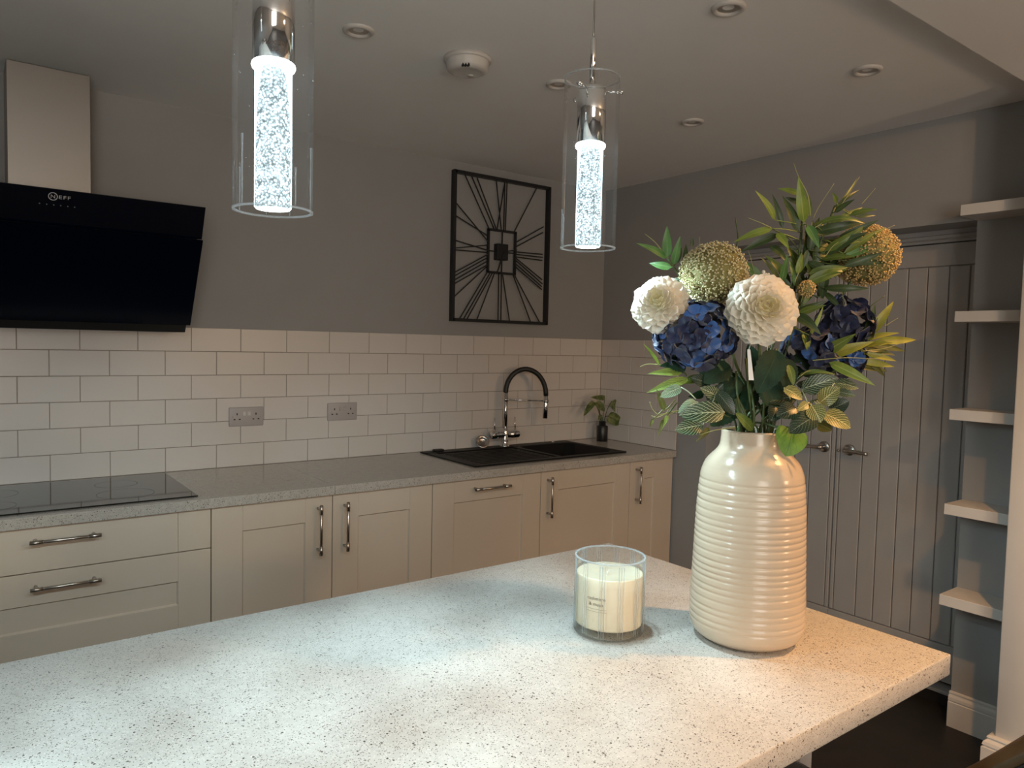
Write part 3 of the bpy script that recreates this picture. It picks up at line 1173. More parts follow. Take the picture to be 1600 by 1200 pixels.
for (a, b) in (((ix0, hz), (ix1, hz)), ((hx, iz0), (hx, iz1))):
    m_ = MB()
    flat_bar(m_, (a[0], 0, a[1]), (b[0], 0, b[1]), 0.006, -0.015, -0.009)
    m_.build('cross_bar', M_iron, ck)
h1 = MB()
flat_bar(h1, (hx, 0, hz), cpt(402, 752), 0.007, -0.0325, -0.0305)
h1.build('hour_hand', M_iron, ck)
h2 = MB()
flat_bar(h2, (hx, 0, hz), cpt(532, 605), 0.006, -0.0345, -0.0327)
h2.build('minute_hand', M_iron, ck)
spokes = [((200, 98), (362, 462)), ((243, 108), (392, 460)), ((277, 120), (404, 460)),
          ((410, 140), (443, 468)), ((465, 150), (413, 462)), ((463, 152), (455, 475)), ((482, 152), (470, 475)),
          ((678, 188), (527, 482)), ((722, 448), (540, 550)), ((722, 485), (540, 582)),
          ((717, 632), (538, 615)), ((717, 652), (538, 632)), ((717, 672), (538, 648)),
          ((538, 657), (714, 802)), ((538, 675), (714, 830)), ((536, 693), (714, 848)), ((534, 714), (712, 868)),
          ((517, 768), (635, 1085)), ((532, 772), (700, 1088)),
          ((424, 755), (419, 1075)), ((440, 758), (436, 1075)), ((452, 768), (498, 1080)),
          ((348, 750), (160, 1064)), ((366, 752), (185, 1066)), ((384, 755), (212, 1068)), ((396, 756), (277, 1070)),
          ((350, 632), (128, 752)), ((350, 654), (127, 778)), ((350, 676), (127, 804)), ((350, 700), (126, 828)), ((345, 714), (120, 922)),
          ((352, 570), (130, 590)), ((352, 606), (130, 538)), ((352, 619), (129, 601)),
          ((352, 508), (138, 374)), ((352, 548), (138, 290))]
for i, (a, b) in enumerate(spokes):
    m_ = MB()
    y = -0.010 - 0.003 * (i % 3)
    flat_bar(m_, cpt(*a), cpt(*b), 0.0058, y - 0.003, y)
    m_.build('numeral_bar', M_iron, ck)

# ------------------------------------------------------------------ cooker hood
hx0, hx1 = -3.306, -2.406
hd = thing('cooker_hood', (-2.856, BY, 1.49), 'black angled glass cooker hood with steel chimney on the left', 'cooker hood')
ch = MB()
ch.bbox(-2.981, -2.730, -0.170, BY, 1.75, 2.400, 0.0015)
ch.build('chimney', M_steel, hd)


def slab_yz(mb, x0, x1, p0, p1, th):
    """plate whose front face runs from p0 (top) to p1 (bottom) in y/z, thickness th towards the wall"""
    d = Vector((0, p1[0] - p0[0], p1[1] - p0[1])).normalized()
    nb = Vector((0, -d.z, d.y))
    if nb.y < 0:
        nb = -nb
    a, b = Vector((0, *p0)), Vector((0, *p1))
    vs = []
    for x in (x0, x1):
        for q in (a, b, b + nb * th, a + nb * th):
            vs.append((x, q.y, q.z))
    mb.add(vs, [(0, 1, 2, 3), (4, 7, 6, 5), (0, 4, 5, 1), (1, 5, 6, 2), (2, 6, 7, 3), (3, 7, 4, 0)])
    return d, -nb


pt_top, pt_mid = (-0.456, 1.934), (-0.402, 1.826)
pt_mid2, pt_bot = (-0.420, 1.820), (-0.232, 1.514)
m_ = MB()
dvec, nvec = slab_yz(m_, hx0, hx1, pt_top, pt_mid, 0.006)
ug = m_.build('upper_glass', M_bglass, hd)
m_ = MB()
slab_yz(m_, hx0, hx1, pt_mid2, pt_bot, 0.006)
m_.build('lower_glass', M_bglass, hd)
bd = MB()
bd.prism([(BY, 1.487), (-0.200, 1.487), (-0.220, 1.515), (-0.402, 1.808), (-0.386, 1.830), (-0.435, 1.925), (-0.30, 1.925), (BY, 1.76)], hx0 + 0.02, hx1 - 0.012, 0)
bd.build('body', M_black, hd)
# logo and touch symbols printed on the upper glass
lx = on(83, 309, 1, -0.45).x


def on_glass(u, v):
    """u along x, v up along the upper glass, from the logo's centre"""
    c = Vector((lx, pt_top[0], pt_top[1])) + dvec * 0.024
    return Vector((c.x + u, c.y - dvec.y * v + nvec.y * 0.0006, c.z - dvec.z * v + nvec.z * 0.0006))


lg = MB()
n_ = 28
ring = []
for k in range(n_):
    a = 2 * PI * k / n_
    ring.append(on_glass(math.cos(a) * 0.0135, math.sin(a) * 0.0135))
    ring.append(on_glass(math.cos(a) * 0.0110, math.sin(a) * 0.0110))
lg.add(ring, [[2 * k, 2 * ((k + 1) % n_), 2 * ((k + 1) % n_) + 1, 2 * k + 1] for k in range(n_)])
vs, fs = text_mb('N', 0.017)
lg.add([on_glass(v.x * 1.1, v.y - 0.0058) for v in vs], fs)
vs, fs = text_mb('EFF', 0.0165, 1.15)
wmin = min(v.x for v in vs)
lg.add([on_glass((v.x - wmin) * 1.35 + 0.0165, v.y - 0.0058) for v in vs], fs)
lg.build('logo', M_print, ug)
for k in range(6):
    m_ = MB()
    u = -0.036 + k * 0.0195
    r0 = [on_glass(u + math.cos(2 * PI * q / 10) * 0.0022, -0.028 + math.sin(2 * PI * q / 10) * 0.0022) for q in range(10)]
    m_.add(r0, [list(range(10))])
    m_.build('touch_symbol', M_dprint, ug)

# ------------------------------------------------------------------ ceiling fittings
def downlight(x, y, label):
    t = thing('downlight', (x, y, CZ), label, 'downlight', 'unlit recessed ceiling downlights')
    MB().lathe([(0.030, 0.004), (0.030, -0.004), (0.034, -0.0085), (0.040, -0.009), (0.0455, -0.006), (0.047, 0.0), (0.047, 0.004)], (x, y, CZ), 40).build('bezel', M_wplast, t)
    MB().lathe([(0.0, 0.0015), (0.012, 0.0005), (0.024, -0.001), (0.0305, -0.002)], (x, y, CZ), 32).build('lamp', M_satin, t)


downlight(-2.146, -1.158, 'unlit recessed downlight left of the smoke alarm')
downlight(-1.423, -1.950, 'unlit recessed downlight nearest the camera, at the top edge of the photo')
downlight(-0.704, -1.961, 'unlit recessed downlight near the lower ceiling on the right')
downlight(-0.688, -1.220, 'unlit recessed downlight nearest the corner, above the bouquet')
downlight(-1.392, -1.199, 'unlit recessed downlight just left of the far pendant')

sx, sy = -1.772, -1.185
sa = thing('smoke_alarm', (sx, sy, CZ), 'round white smoke alarm on the ceiling between the pendants', 'smoke alarm')
MB().lathe([(0, 0), (0.078, 0), (0.078, -0.010), (0.074, -0.013), (0.0, -0.013)], (sx, sy, CZ), 48).build('base', M_wplast, sa)
MB().lathe([(0.070, -0.012), (0.0685, -0.034), (0.064, -0.041), (0.050, -0.047), (0.046, -0.046), (0.0, -0.047)], (sx, sy, CZ), 48).build('cover', M_wplast, sa)
for k in range(3):
    c = Vector((sx, sy, CZ)) + Vector((-0.62 + 0.0, -0.78, 0)).normalized() * 0.0615
    tdir = Vector((0.78, -0.62, 0))
    p = c + tdir * (k - 1) * 0.009
    MB().box(p.x - 0.0025, p.x + 0.0025, p.y - 0.004, p.y + 0.004, CZ - 0.0475, CZ - 0.036).build('vent_slot', M_hole, sa)
MB().lathe([(0, -0.0495), (0.010, -0.0490), (0.011, -0.046)], (sx + 0.02, sy + 0.012, CZ), 20).build('test_button', M_wplast, sa)


def pendant(x, y, label, zb, rodshift=0.0):
    t = thing('pendant_light', (x, y, CZ), label, 'pendant lamp', 'bubble crystal pendants over the island')
    R_ = 0.0525
    zt_ = zb + 0.318
    gl = MB()
    gl.lathe([(R_, zb), (R_, zt_)], (x, y, 0), 64)
    gs = gl.build('glass_shade', M_glass, t)
    for z in (zb, zt_):
        MB().lathe([(R_ + 0.0003, -0.0012), (R_ + 0.0003, 0.0012), (R_ - 0.0028, 0.0012), (R_ - 0.0028, -0.0012)], (x, y, z), 64, closed=True).build('glass_rim', M_rim, gs)
    # small bubbles and trails caught in the shade
    bb = MB()
    rr = random.Random(int(abs(x) * 1000))
    for k in range(46):
        a = rr.uniform(0, 2 * PI)
        z = rr.uniform(zb + 0.02, zt_ - 0.02)
        bb.lathe([(0, -0.0011), (0.0007, 0), (0, 0.0011)], (x + math.cos(a) * (R_ - 0.0014), y + math.sin(a) * (R_ - 0.0014), z), 6)
    for k in range(6):
        a = rr.uniform(0, 2 * PI)
        hgt = rr.uniform(0.05, 0.10)
        bb.tube([(x + math.cos(a) * (R_ - 0.0014), y + math.sin(a) * (R_ - 0.0014), zb + 0.002 + hgt * q / 4) for q in range(5)], [0.0009] * 4 + [0.0014], 6)
    bo = bb.build('bubble', M_rim, gs)
    bo['kind'] = 'stuff'
    # socket
    zs0, zs1 = zb + 0.194, zb + 0.300
    so = MB()
    so.lathe([(0, zs1 + 0.002), (0.012, zs1 + 0.002), (0.0255, zs1), (0.0275, zs1 - 0.003), (0.0275, zs0), (0.0, zs0)], (x, y, 0), 48)
    soc = so.build('lamp_holder', M_chrome, t)
    MB().lathe([(0, zs0 + 0.001), (0.0280, zs0 + 0.001), (0.0288, zs0 - 0.002), (0.0275, zs0 - 0.0055), (0, zs0 - 0.006)], (x, y, 0), 40).build('light_ring', M_led, t)
    # crystal rod
    rod = MB()
    rr_ = 0.0243
    rod.lathe([(0, zs0 - 0.006), (rr_, zs0 - 0.006), (rr_, zb + 0.004), (rr_ - 0.002, zb + 0.002)], (x, y, 0), 48)
    rod.build('crystal_rod', M_rod, t)
    MB().lathe([(rr_ - 0.002, zb + 0.002), (0, zb + 0.0015)], (x, y, 0), 32).build('rod_end', M_led, t)
    # hanging tube, cord and ceiling rose
    MB().tube([(x, y, zs1), (x, y, zs1 + 0.090), (x, y, zs1 + 0.098)], [0.0055, 0.0055, 0.003], 16).build('hanging_tube', M_chrome, t)
    MB().tube([(x, y, zs1 + 0.095), (x, y, CZ - 0.02)], 0.0016, 8).build('cord', M_satin, t)
    MB().lathe([(0, 0), (0.05, 0), (0.05, -0.018), (0.046, -0.022), (0, -0.022)], (x, y, CZ), 40).build('ceiling_rose', M_chrome, t)
    for k in range(3):
        a = math.radians(-38 + 120 * k)
        d = Vector((math.cos(a), math.sin(a), 0))
        s = MB()
        c = Vector((x, y, zs1 - 0.006))
        s.tube([c + d * 0.022, c + d * (R_ + 0.004)], 0.0021, 8)
        s.lathe([(0, 0), (0.0045, 0.0), (0.0045, 0.005), (0, 0.0055)], c + d * (R_ + 0.0005), 12, d)
        s.lathe([(0, 0), (0.004, 0.0), (0.004, 0.004), (0, 0.004)], c + d * (R_ - 0.006), 12, d)
        s.build('shade_screw', M_chrome, t)
    return t, soc, zs0


def pend_light(x, y, zb, p):
    s = spot('pendant_lamp', (x, y, zb - 0.004), p, COOL, 3.10, 0.30, 0.022)
    gobo(s.data)
    s.rotation_euler = (0, 0, x * 3.1)


t1, soc1, zs1_ = pendant(-2.7735, -2.2550, 'bubble crystal pendant nearer the camera, cut by the top edge of the photo', 1.6445)
pend_light(-2.7735, -2.2550, 1.6445, PEND_SPOT)
t2, soc2, _ = pendant(-2.1520, -2.2080, 'bubble crystal pendant with its whole glass tube and cord in view, above the candle', 1.6575)
pend_light(-2.1520, -2.2080, 1.6575, PEND_SPOT)
pendant(-3.395, -2.3020, 'unseen bubble crystal pendant added at the left end to light the island', 1.6445)
pend_light(-3.395, -2.3020, 1.6445, PEND_SPOT * 1.3)  # added unseen lamp, brightens the left end of island and units
# print on the near lamp holder
tx = MB()
for body, size, dz in (('MAX 5W', 0.0085, 0.017), ('LED', 0.0055, 0.009)):
    vs, fs = text_mb(body, size)
    a0 = math.atan2(-0.80 - 0.10, -0.60 + 0.35)
    vv = []
    for v in vs:
        a = a0 + v.x / 0.0277
        vv.append((-2.7735 + math.cos(a) * 0.0277, -2.2550 + math.sin(a) * 0.0277, zs1_ + dz + v.y))
    tx.add(vv, fs)
tx.build('printed_text', M_ink, soc1)

# ------------------------------------------------------------------ island
IX1, IY1, IY0 = -1.640, -1.772, -2.683
isl = thing('kitchen_island', (-2.9, -2.2, 0), 'kitchen island with light speckled quartz top in the foreground', 'island')
MB().bbox(-4.1, IX1, IY0, IY1, 0.870, 0.910, 0.0025, 2).build('quartz_top', M_island, isl)
MB().box(-4.05, -1.745, -2.385, -1.80, 0.10, 0.869).build('cabinet_body', M_cab, isl)
MB().box(-4.05, -1.745, -2.34, -1.85, 0.0, 0.10).build('plinth', M_plinth, isl)
MB().bbox(-1.745, -1.702, -2.452, -1.80, 0.0, 0.869, 0.0015).build('end_panel', M_white, isl)

# candle ------------------------------------------------------------
KX, KY = -2.098, -2.240
cn = thing('candle', (KX, KY, 0.910), 'cream candle in a ribbed clear glass jar on the island', 'candle')
z0 = 0.910
RJ = 0.0690
jar = MB()


def ribbed(r, h0, h1, n=180):
    vs, fs = [], []
    for i in range(n):
        a = 2 * PI * i / n
        ph = (i % 15)
        rr = r + (0.0008 if ph in (0, 2, 4) else (-0.0004 if ph in (1, 3) else 0))
        for h in (h0, h1):
            vs.append((KX + math.cos(a) * rr, KY + math.sin(a) * rr, h))
    for i in range(n):
        j = (i + 1) % n
        fs.append([2 * i, 2 * j, 2 * j + 1, 2 * i + 1])
    return vs, fs


vs, fs = ribbed(RJ, z0 + 0.006, z0 + 0.150)
jar.add(vs, fs, False)
jar.lathe([(RJ - 0.014, 0.0006), (RJ - 0.006, 0.0006), (RJ - 0.001, 0.003), (RJ, 0.006)], (KX, KY, z0), 90)
jg = jar.build('glass_jar', M_jar, cn)
MB().lathe([(RJ + 0.0004, -0.0012), (RJ + 0.0004, 0.0010), (RJ - 0.0012, 0.0018), (RJ - 0.0032, 0.0010), (RJ - 0.0032, -0.0012)], (KX, KY, z0 + 0.150), 90, closed=True).build('jar_rim', M_rim, jg)
rib = MB()
for k in range(12):
    for q in (0, 2, 4):
        a = 2 * PI * (k * 15 + q) / 180
        x_, y_ = KX + math.cos(a) * (RJ + 0.0003), KY + math.sin(a) * (RJ + 0.0003)
        rib.tube([(x_, y_, z0 + 0.008), (x_, y_, z0 + 0.146)], 0.00055, 5)
rb = rib.build('rib', M_rim, jg)
rb['kind'] = 'stuff'
MB().lathe([(RJ - 0.004, 0.014), (RJ - 0.012, 0.017), (0, 0.018)], (KX, KY, z0), 64).build('glass_base', M_jar, cn)
MB().lathe([(0, 0.020), (RJ - 0.0045, 0.0195), (RJ - 0.004, 0.023), (RJ - 0.004, 0.1165), (RJ - 0.006, 0.1185), (RJ - 0.010, 0.1175), (0, 0.1165)], (KX, KY, z0), 64).build('wax', M_wax, cn)
for (dx, dy) in ((0.0, 0.022), (-0.020, -0.012), (0.020, -0.012)):
    MB().tube(bez([(KX + dx, KY + dy, z0 + 0.115), (KX + dx + 0.001, KY + dy, z0 + 0.122), (KX + dx + 0.004, KY + dy - 0.002, z0 + 0.128)], 4), 0.0010, 6).build('wick', M_paper, cn)
tx = MB()
tdir = Vector((CAM.x - KX, CAM.y - KY, 0))
a0 = math.atan2(tdir.y, tdir.x) - math.radians(22)
RT_ = RJ - 0.0032
for body, size, dz in (('cashmere', 0.0090, 0.079), ('& musk', 0.0090, 0.068)):
    vs, fs = text_mb(body, size, 1.1)
    tx.add([(KX + math.cos(a0 + v.x / RT_) * RT_, KY + math.sin(a0 + v.x / RT_) * RT_, z0 + dz + v.y) for v in vs], fs)
for (hz, th, hw) in ((0.0615, 0.00045, 0.021), (0.0565, 0.0004, 0.021)):
    lv, lf = [], []
    for k in range(13):
        a = a0 + (k / 6 - 1) * hw / RT_
        for q in (0, 1):
            lv.append((KX + math.cos(a) * RT_, KY + math.sin(a) * RT_, z0 + hz + q * th))
    for k in range(12):
        lf.append([2 * k, 2 * k + 2, 2 * k + 3, 2 * k + 1])
    tx.add(lv, lf)
tx.build('printed_label', M_ink, cn)

# ------------------------------------------------------------------ vase
VX, VY = -1.894, -2.412
vs_ = thing('vase', (VX, VY, 0.910), 'tall ribbed cream ceramic vase holding the bouquet', 'vase')
prof_pts = [(0.070, 0.910), (0.089, 0.914), (0.100, 0.924), (0.1065, 0.938), (0.1088, 0.955), (0.1085, 0.985), (0.1065, 1.03), (0.1042, 1.10), (0.1022, 1.160), (0.0990, 1.206), (0.0955, 1.234), (0.0880, 1.254), (0.0760, 1.268), (0.0660, 1.277), (0.0615, 1.286), (0.0598, 1.300), (0.0595, 1.314)]


def vr(z):
    for (r0, a), (r1, b) in zip(prof_pts, prof_pts[1:]):
        if a <= z <= b:
            return r0 + (r1 - r0) * (z - a) / (b - a)
    return prof_pts[-1][0]


prof = [(0.0, 0.910), (0.066, 0.9102)]
z = 0.9101
NZ = 260
rid = random.Random(3)
amps = [rid.uniform(0.6, 1.3) for _ in range(60)]
phs = [0.0]
zz = 0.950
rings = []
while zz < 1.222:
    rings.append((zz, rid.uniform(0.75, 1.25)))
    zz += rid.uniform(0.0105, 0.0155)
for i in range(NZ + 1):
    z = 0.9102 + (1.314 - 0.9102) * i / NZ
    r = vr(z)
    # smooth profile by averaging
    r = (vr(max(0.9101, z - 0.006)) + r * 2 + vr(min(1.3139, z + 0.006))) / 4
    for (zc, a) in rings:
        u = (z - zc) / 0.0021
        if abs(u) < 3:
            r -= 0.00125 * a * math.exp(-u * u)
    prof.append((r, z))
prof += [(0.0580, 1.3165), (0.0560, 1.3165), (0.0545, 1.314)]
MB().lathe(prof, (VX, VY, 0), 96).build('body', M_ceram, vs_)
MB().lathe([(0.0545, 1.314), (0.0550, 1.286), (0.070, 1.262), (0.092, 1.23), (0.098, 1.0), (0.09, 0.93), (0.0, 0.925)], (VX, VY, 0), 48).build('lining', M_ceramin, vs_)

# ------------------------------------------------------------------ bouquet
MOUTH = Vector((VX, VY, 1.300))


def stem_from_vase(parent, pts, r=0.0028, k=0, m=None, name='stem'):
    """a stem from inside the vase through the given room points"""
    a = k * 2.399
    q = MOUTH + Vector((math.cos(a), math.sin(a), 0)) * 0.030
    b = Vector((VX + math.cos(a + 2.6) * 0.035, VY + math.sin(a + 2.6) * 0.035, 0.99))
    path = bez([b, q] + [Vector(p) for p in pts], 6)
    o = MB().tube(path, r, 7).build(name, m or M_stem, parent)
    return path


def bq(name, label, cat, group=None):
    return thing(name, (VX, VY, 0.99), label, cat, group)


PXM = 1.4144 / FPX


def near(path, p):
    return min(path, key=lambda q: (Vector(q) - p).length)


rl = random.Random(21)
rf = random.Random(5)


def bamboo(t, path, leaves, d0):
    for (b, tp, wd, kind, *rest) in leaves:
        if tp is None:
            ang = math.radians(rf.choice([rf.uniform(-50, 70), rf.uniform(60, 130)]))
            ln = rf.uniform(38, 62)
            tp = (b[0] + math.cos(ang) * ln, b[1] - math.sin(ang) * ln)
        dd = rest[0] if rest else 0.0
        bend = rest[1] if len(rest) > 1 else 0.06
        bb = at(b[0], b[1], d0 + dd * 0.6)
        tt = at(tp[0], tp[1], d0 + dd + rl.uniform(-0.03, 0.03))
        n_ = VIEW + SIDE * rl.uniform(-0.35, 0.35) + Vector((0, 0, rl.uniform(-0.1, 0.55)))
        pet = near(path, bb)
        if (pet - bb).length > 0.09:
            pet = bb + (pet - bb).normalized() * 0.05
        leaf_pts('leaf', LF[kind], t, bb, tt, wd * PXM * 1.15, n_, lance, bend, 0.22, 0.05, 9, pet, 2, 0.0010)


def stalk(t, pts, d, w_=1.6, m=None):
    P = bez([at(x, y, d) for x, y in pts], 5)
    r0 = w_ * PXM / 2
    MB().tube(P, [r0 * (1 - 0.6 * i / (len(P) - 1)) for i in range(len(P))], 5).build('tendril', m or M_stem2, t)


# upper centre spray
t = bq('bamboo_spray', 'tallest bamboo spray, rising at the top centre of the bouquet', 'foliage', 'artificial bamboo sprays')
pth = stem_from_vase(t, [at(1222, 560, 0.01), at(1243, 440, 0.0), at(1253, 352, 0.0), at(1254, 318, 0.0)], 0.0026, 1)
MB().tube(bez([at(1252, 395, 0), at(1232, 372, -0.01), at(1206, 357, -0.02)], 5), 0.0013, 6).build('twig', M_stem, t)
bamboo(t, pth, [((1211, 344), (1182, 297), 11, 'light', -0.02), ((1223, 357), (1207, 302), 8, 'dark', 0.01), ((1247, 363), (1223, 304), 13, 'dark', -0.01),
                ((1256, 348), (1248, 276), 15, 'light', -0.01), ((1250, 304), (1216, 294), 9, 'light', 0.02), ((1248, 317), (1227, 308), 7, 'dark', 0.03),
                ((1207, 357), (1146, 377), 11, 'light', -0.04), ((1215, 366), (1157, 393), 12, 'dark', -0.01), ((1262, 352), (1280, 387), 13, 'green', -0.05),
                ((1214, 364), (1233, 388), 11, 'light', -0.03), ((1203, 384), (1232, 410), 13, 'dark', 0.0), ((1266, 338), (1263, 302), 6, 'mid', 0.02)], 0.0)
stalk(t, [(1266, 338), (1262, 305), (1248, 277), (1240, 255)], -0.005, 2.0)
stalk(t, [(1205, 356), (1188, 348), (1168, 340)], -0.03, 2.0)
stalk(t, [(1270, 342), (1280, 322), (1303, 287)], 0.01, 1.6)

# upper right spray
t = bq('bamboo_spray', 'bamboo spray fanning to the upper right, over the right seed head', 'foliage', 'artificial bamboo sprays')
pth = stem_from_vase(t, [at(1215, 560, 0.03), at(1262, 440, 0.0), at(1280, 385, -0.01), at(1305, 322, 0.0)], 0.0026, 2)
bamboo(t, pth, [((1272, 352), (1355, 348), 9, 'mid', -0.03, 0.22), ((1272, 362), (1353, 347), 13, 'dark', -0.01, 0.12), ((1303, 330), (1342, 276), 4, 'mid', 0.02),
                ((1308, 320), (1344, 295), 5, 'dark', 0.0), ((1304, 332), (1335, 311), 8, 'dark', -0.01), ((1328, 336), (1370, 326), 9, 'mid', 0.0),
                ((1338, 339), (1369, 336), 5, 'dark', 0.02), ((1288, 392), (1357, 350), 13, 'mid', -0.04, 0.14), ((1288, 398), (1357, 361), 15, 'dark', -0.03, 0.10),
                ((1316, 402), (1396, 375), 10, 'green', -0.05), ((1318, 416), (1382, 394), 10, 'dark', -0.05), ((1263, 428), (1326, 417), 12, 'mid', -0.05, 0.1),
                ((1307, 317), (1301, 301), 7, 'mid', -0.01), ((1260, 442), (1325, 419), 15, 'mid', -0.06, 0.12), ((1288, 450), (1359, 451), 10, 'dark', -0.04, 0.14),
                ((1262, 390), (1248, 430), 9, 'dark', -0.03), ((1275, 385), (1272, 425), 11, 'dark', -0.02), ((1283, 368), (1330, 352), 9, 'dark', -0.02), ((1318, 396), (1386, 353), 9, 'mid', -0.055), ((1308, 374), (1374, 343), 10, 'dark', -0.05), ((1324, 408), (1388, 411), 10, 'dark', -0.055), ((1300, 380), (1362, 372), 11, 'mid', -0.05), ((1295, 352), (1350, 322), 8, 'mid', -0.01),
                ((1290, 378), (1345, 380), 11, 'dark', -0.02), ((1285, 405), (1335, 400), 11, 'mid', -0.03), ((1270, 400), (1300, 372), 9, 'mid', -0.02)] + [((rf.uniform(1240, 1300), rf.uniform(375, 470)), None, rf.uniform(8, 13), rf.choice(['dark', 'dark', 'mid']), rf.uniform(-0.02, 0.04), rf.uniform(0.0, 0.14)) for _ in range(26)], 0.0)
stalk(t, [(1271, 357), (1298, 342), (1317, 346)], -0.03, 2.0)
stalk(t, [(1346, 319), (1356, 308), (1368, 294)], 0.02, 1.4)
stalk(t, [(1375, 368), (1385, 358), (1398, 352)], 0.03, 1.3)
stalk(t, [(1300, 335), (1318, 315), (1343, 276)], 0.0, 1.8)
stalk(t, [(1290, 400), (1301, 385), (1310, 378)], -0.06, 1.4)
stalk(t, [(1316, 487), (1318, 470), (1314, 452)], 0.0, 3.0)

# low centre spray behind the dahlia
t = bq('bamboo_spray', 'dense low bamboo spray in the middle, right behind the peach-lit dahlia', 'foliage', 'artificial bamboo sprays')
pth = stem_from_vase(t, [at(1200, 560, 0.0), at(1232, 480, -0.01), at(1243, 415, -0.01)], 0.0026, 3)
bamboo(t, pth, [((1218, 445), (1190, 400), 11, 'dark', 0.0), ((1224, 428), (1196, 398), 11, 'mid', 0.01), ((1221, 442), (1231, 396), 9, 'green', -0.02),
                ((1241, 446), (1233, 402), 7, 'green', -0.02), ((1247, 428), (1253, 394), 9, 'light', -0.03), ((1188, 438), (1162, 407), 13, 'green', 0.02),
                ((1244, 486), (1293, 470), 8, 'dark', -0.04), ((1246, 491), (1291, 476), 10, 'mid', -0.05), ((1265, 524), (1288, 477), 6, 'light', -0.07),
                ((1240, 492), (1283, 522), 15, 'dark', -0.06, 0.14), ((1256, 522), (1262, 548), 14, 'mid', -0.06), ((1240, 470), (1218, 425), 12, 'dark', 0.0),
                ((1247, 470), (1262, 430), 11, 'dark', -0.01), ((1243, 480), (1280, 445), 12, 'dark', -0.01), ((1230, 455), (1222, 412), 12, 'dark', 0.01),
                ((1250, 460), (1245, 420), 10, 'dark', 0.0), ((1252, 478), (1270, 440), 10, 'mid', -0.03)], -0.01)
stalk(t, [(1242, 440), (1250, 420), (1254, 398)], -0.05, 1.4)
stalk(t, [(1178, 425), (1172, 400), (1166, 385)], 0.0, 1.2)

# right spray
t = bq('bamboo_spray', 'yellowish bamboo spray reaching out to the right side of the bouquet', 'foliage', 'artificial bamboo sprays')
pth = stem_from_vase(t, [at(1225, 615, 0.0), at(1275, 570, -0.02), at(1345, 545, -0.02)], 0.0026, 4)
bamboo(t, pth, [((1283, 553), (1337, 522), 15, 'mid', -0.04), ((1296, 556), (1366, 533), 14, 'yellow', -0.05), ((1346, 531), (1405, 519), 9, 'yellow', 0.0),
                ((1370, 532), (1434, 531), 11, 'yellow', 0.02), ((1356, 537), (1418, 549), 9, 'olive', 0.0), ((1350, 544), (1401, 555), 9, 'olive', 0.02),
                ((1352, 552), (1402, 564), 9, 'yellow', 0.02), ((1343, 563), (1399, 573), 10, 'yellow', 0.03), ((1333, 570), (1389, 580), 11, 'olive', 0.03),
                ((1360, 522), (1397, 470), 13, 'yellow', 0.02), ((1353, 524), (1368, 476), 12, 'dark', 0.0), ((1295, 566), (1368, 602), 14, 'light', -0.05),
                ((1250, 586), (1306, 584), 7, 'mid', -0.06, 0.2), ((1352, 540), (1395, 535), 9, 'yellow', 0.0), ((1352, 560), (1385, 590), 8, 'olive', 0.03)], -0.015)
stalk(t, [(1345, 549), (1380, 545), (1417, 533)], -0.02, 1.7)
stalk(t, [(1270, 563), (1320, 559), (1368, 561)], -0.06, 1.7)
stalk(t, [(1352, 489), (1365, 475), (1383, 462)], 0.0, 2.2, M_stem)
stalk(t, [(1382, 510), (1393, 503), (1403, 497)], 0.02, 1.2)
stalk(t, [(1250, 588), (1262, 580), (1276, 581)], -0.07, 1.6)

# left sprig
t = bq('bamboo_spray', 'small bamboo sprig at the far left, above the white dahlia', 'foliage', 'artificial bamboo sprays')
pth = stem_from_vase(t, [at(1150, 600, 0.03), at(1095, 490, 0.03), at(1063, 433, 0.02), at(1043, 404, 0.02)], 0.0018, 5)
bamboo(t, pth, [((1041, 403), (996, 379), 11, 'green', 0.0), ((1043, 402), (1042, 353), 13, 'green', 0.0), ((1052, 414), (1063, 369), 11, 'green', 0.01),
                ((1049, 418), (1014, 411), 11, 'green', -0.01), ((1055, 412), (1066, 385), 8, 'dark', 0.04), ((1050, 440), (1072, 448), 14, 'dark', 0.03), ((1070, 420), (1072, 380), 8, 'dark', 0.05)], 0.02)
stalk(t, [(1043, 404), (1025, 380), (1007, 365)], 0.02, 1.8)
stalk(t, [(1081, 405), (1081, 388), (1081, 380)], 0.05, 1.2)
leaf_pts('leaf', LF['dark'], t, at(1081, 386, 0.05), at(1081, 368, 0.05), 6 * PXM, VIEW, lance)
stalk(t, [(1094, 395), (1093, 380), (1093, 370)], 0.05, 1.4)
stalk(t, [(1148, 400), (1153, 372), (1149, 340)], 0.03, 4.0, M_stem)

# lower left: lime sprig + twig
t = bq('lime_sprig', 'lime green veined sprig with curled twigs at the lower left of the bouquet', 'foliage')
pth = stem_from_vase(t, [at(1130, 625, -0.02), at(1085, 595, -0.03)], 0.002, 6)
for (b, tp, wd, k, dd) in (((1066, 582), (1012, 584), 13, 'lime', -0.03), ((1076, 592), (1010, 614), 15, 'lime', -0.04), ((1030, 570), (1004, 536), 6, 'light', -0.02), ((1038, 641), (1026, 608), 10, 'olive', -0.05),
                           ((1056, 570), (1030, 572), 12, 'hyd', -0.02), ((1020, 655), (1015, 667), 5, 'olive', -0.05), ((1037, 655), (1028, 682), 7, 'olive', -0.05), ((1043, 648), (1036, 668), 6, 'lime', -0.05), ((1095, 590), (1060, 600), 14, 'mid', -0.02), ((1108, 668), (1087, 690), 10, 'olive', -0.05), ((1100, 615), (1075, 620), 13, 'hyd', -0.01)):
    bb = at(*b, dd)
    leaf_pts('leaf', LF[k], t, bb, at(*tp, dd - 0.01), wd * PXM, VIEW + Vector((0, 0, rl.uniform(0, 0.5))), lance, 0.08, 0.2, 0, 9, bb.lerp(near(pth, bb), 0.35))
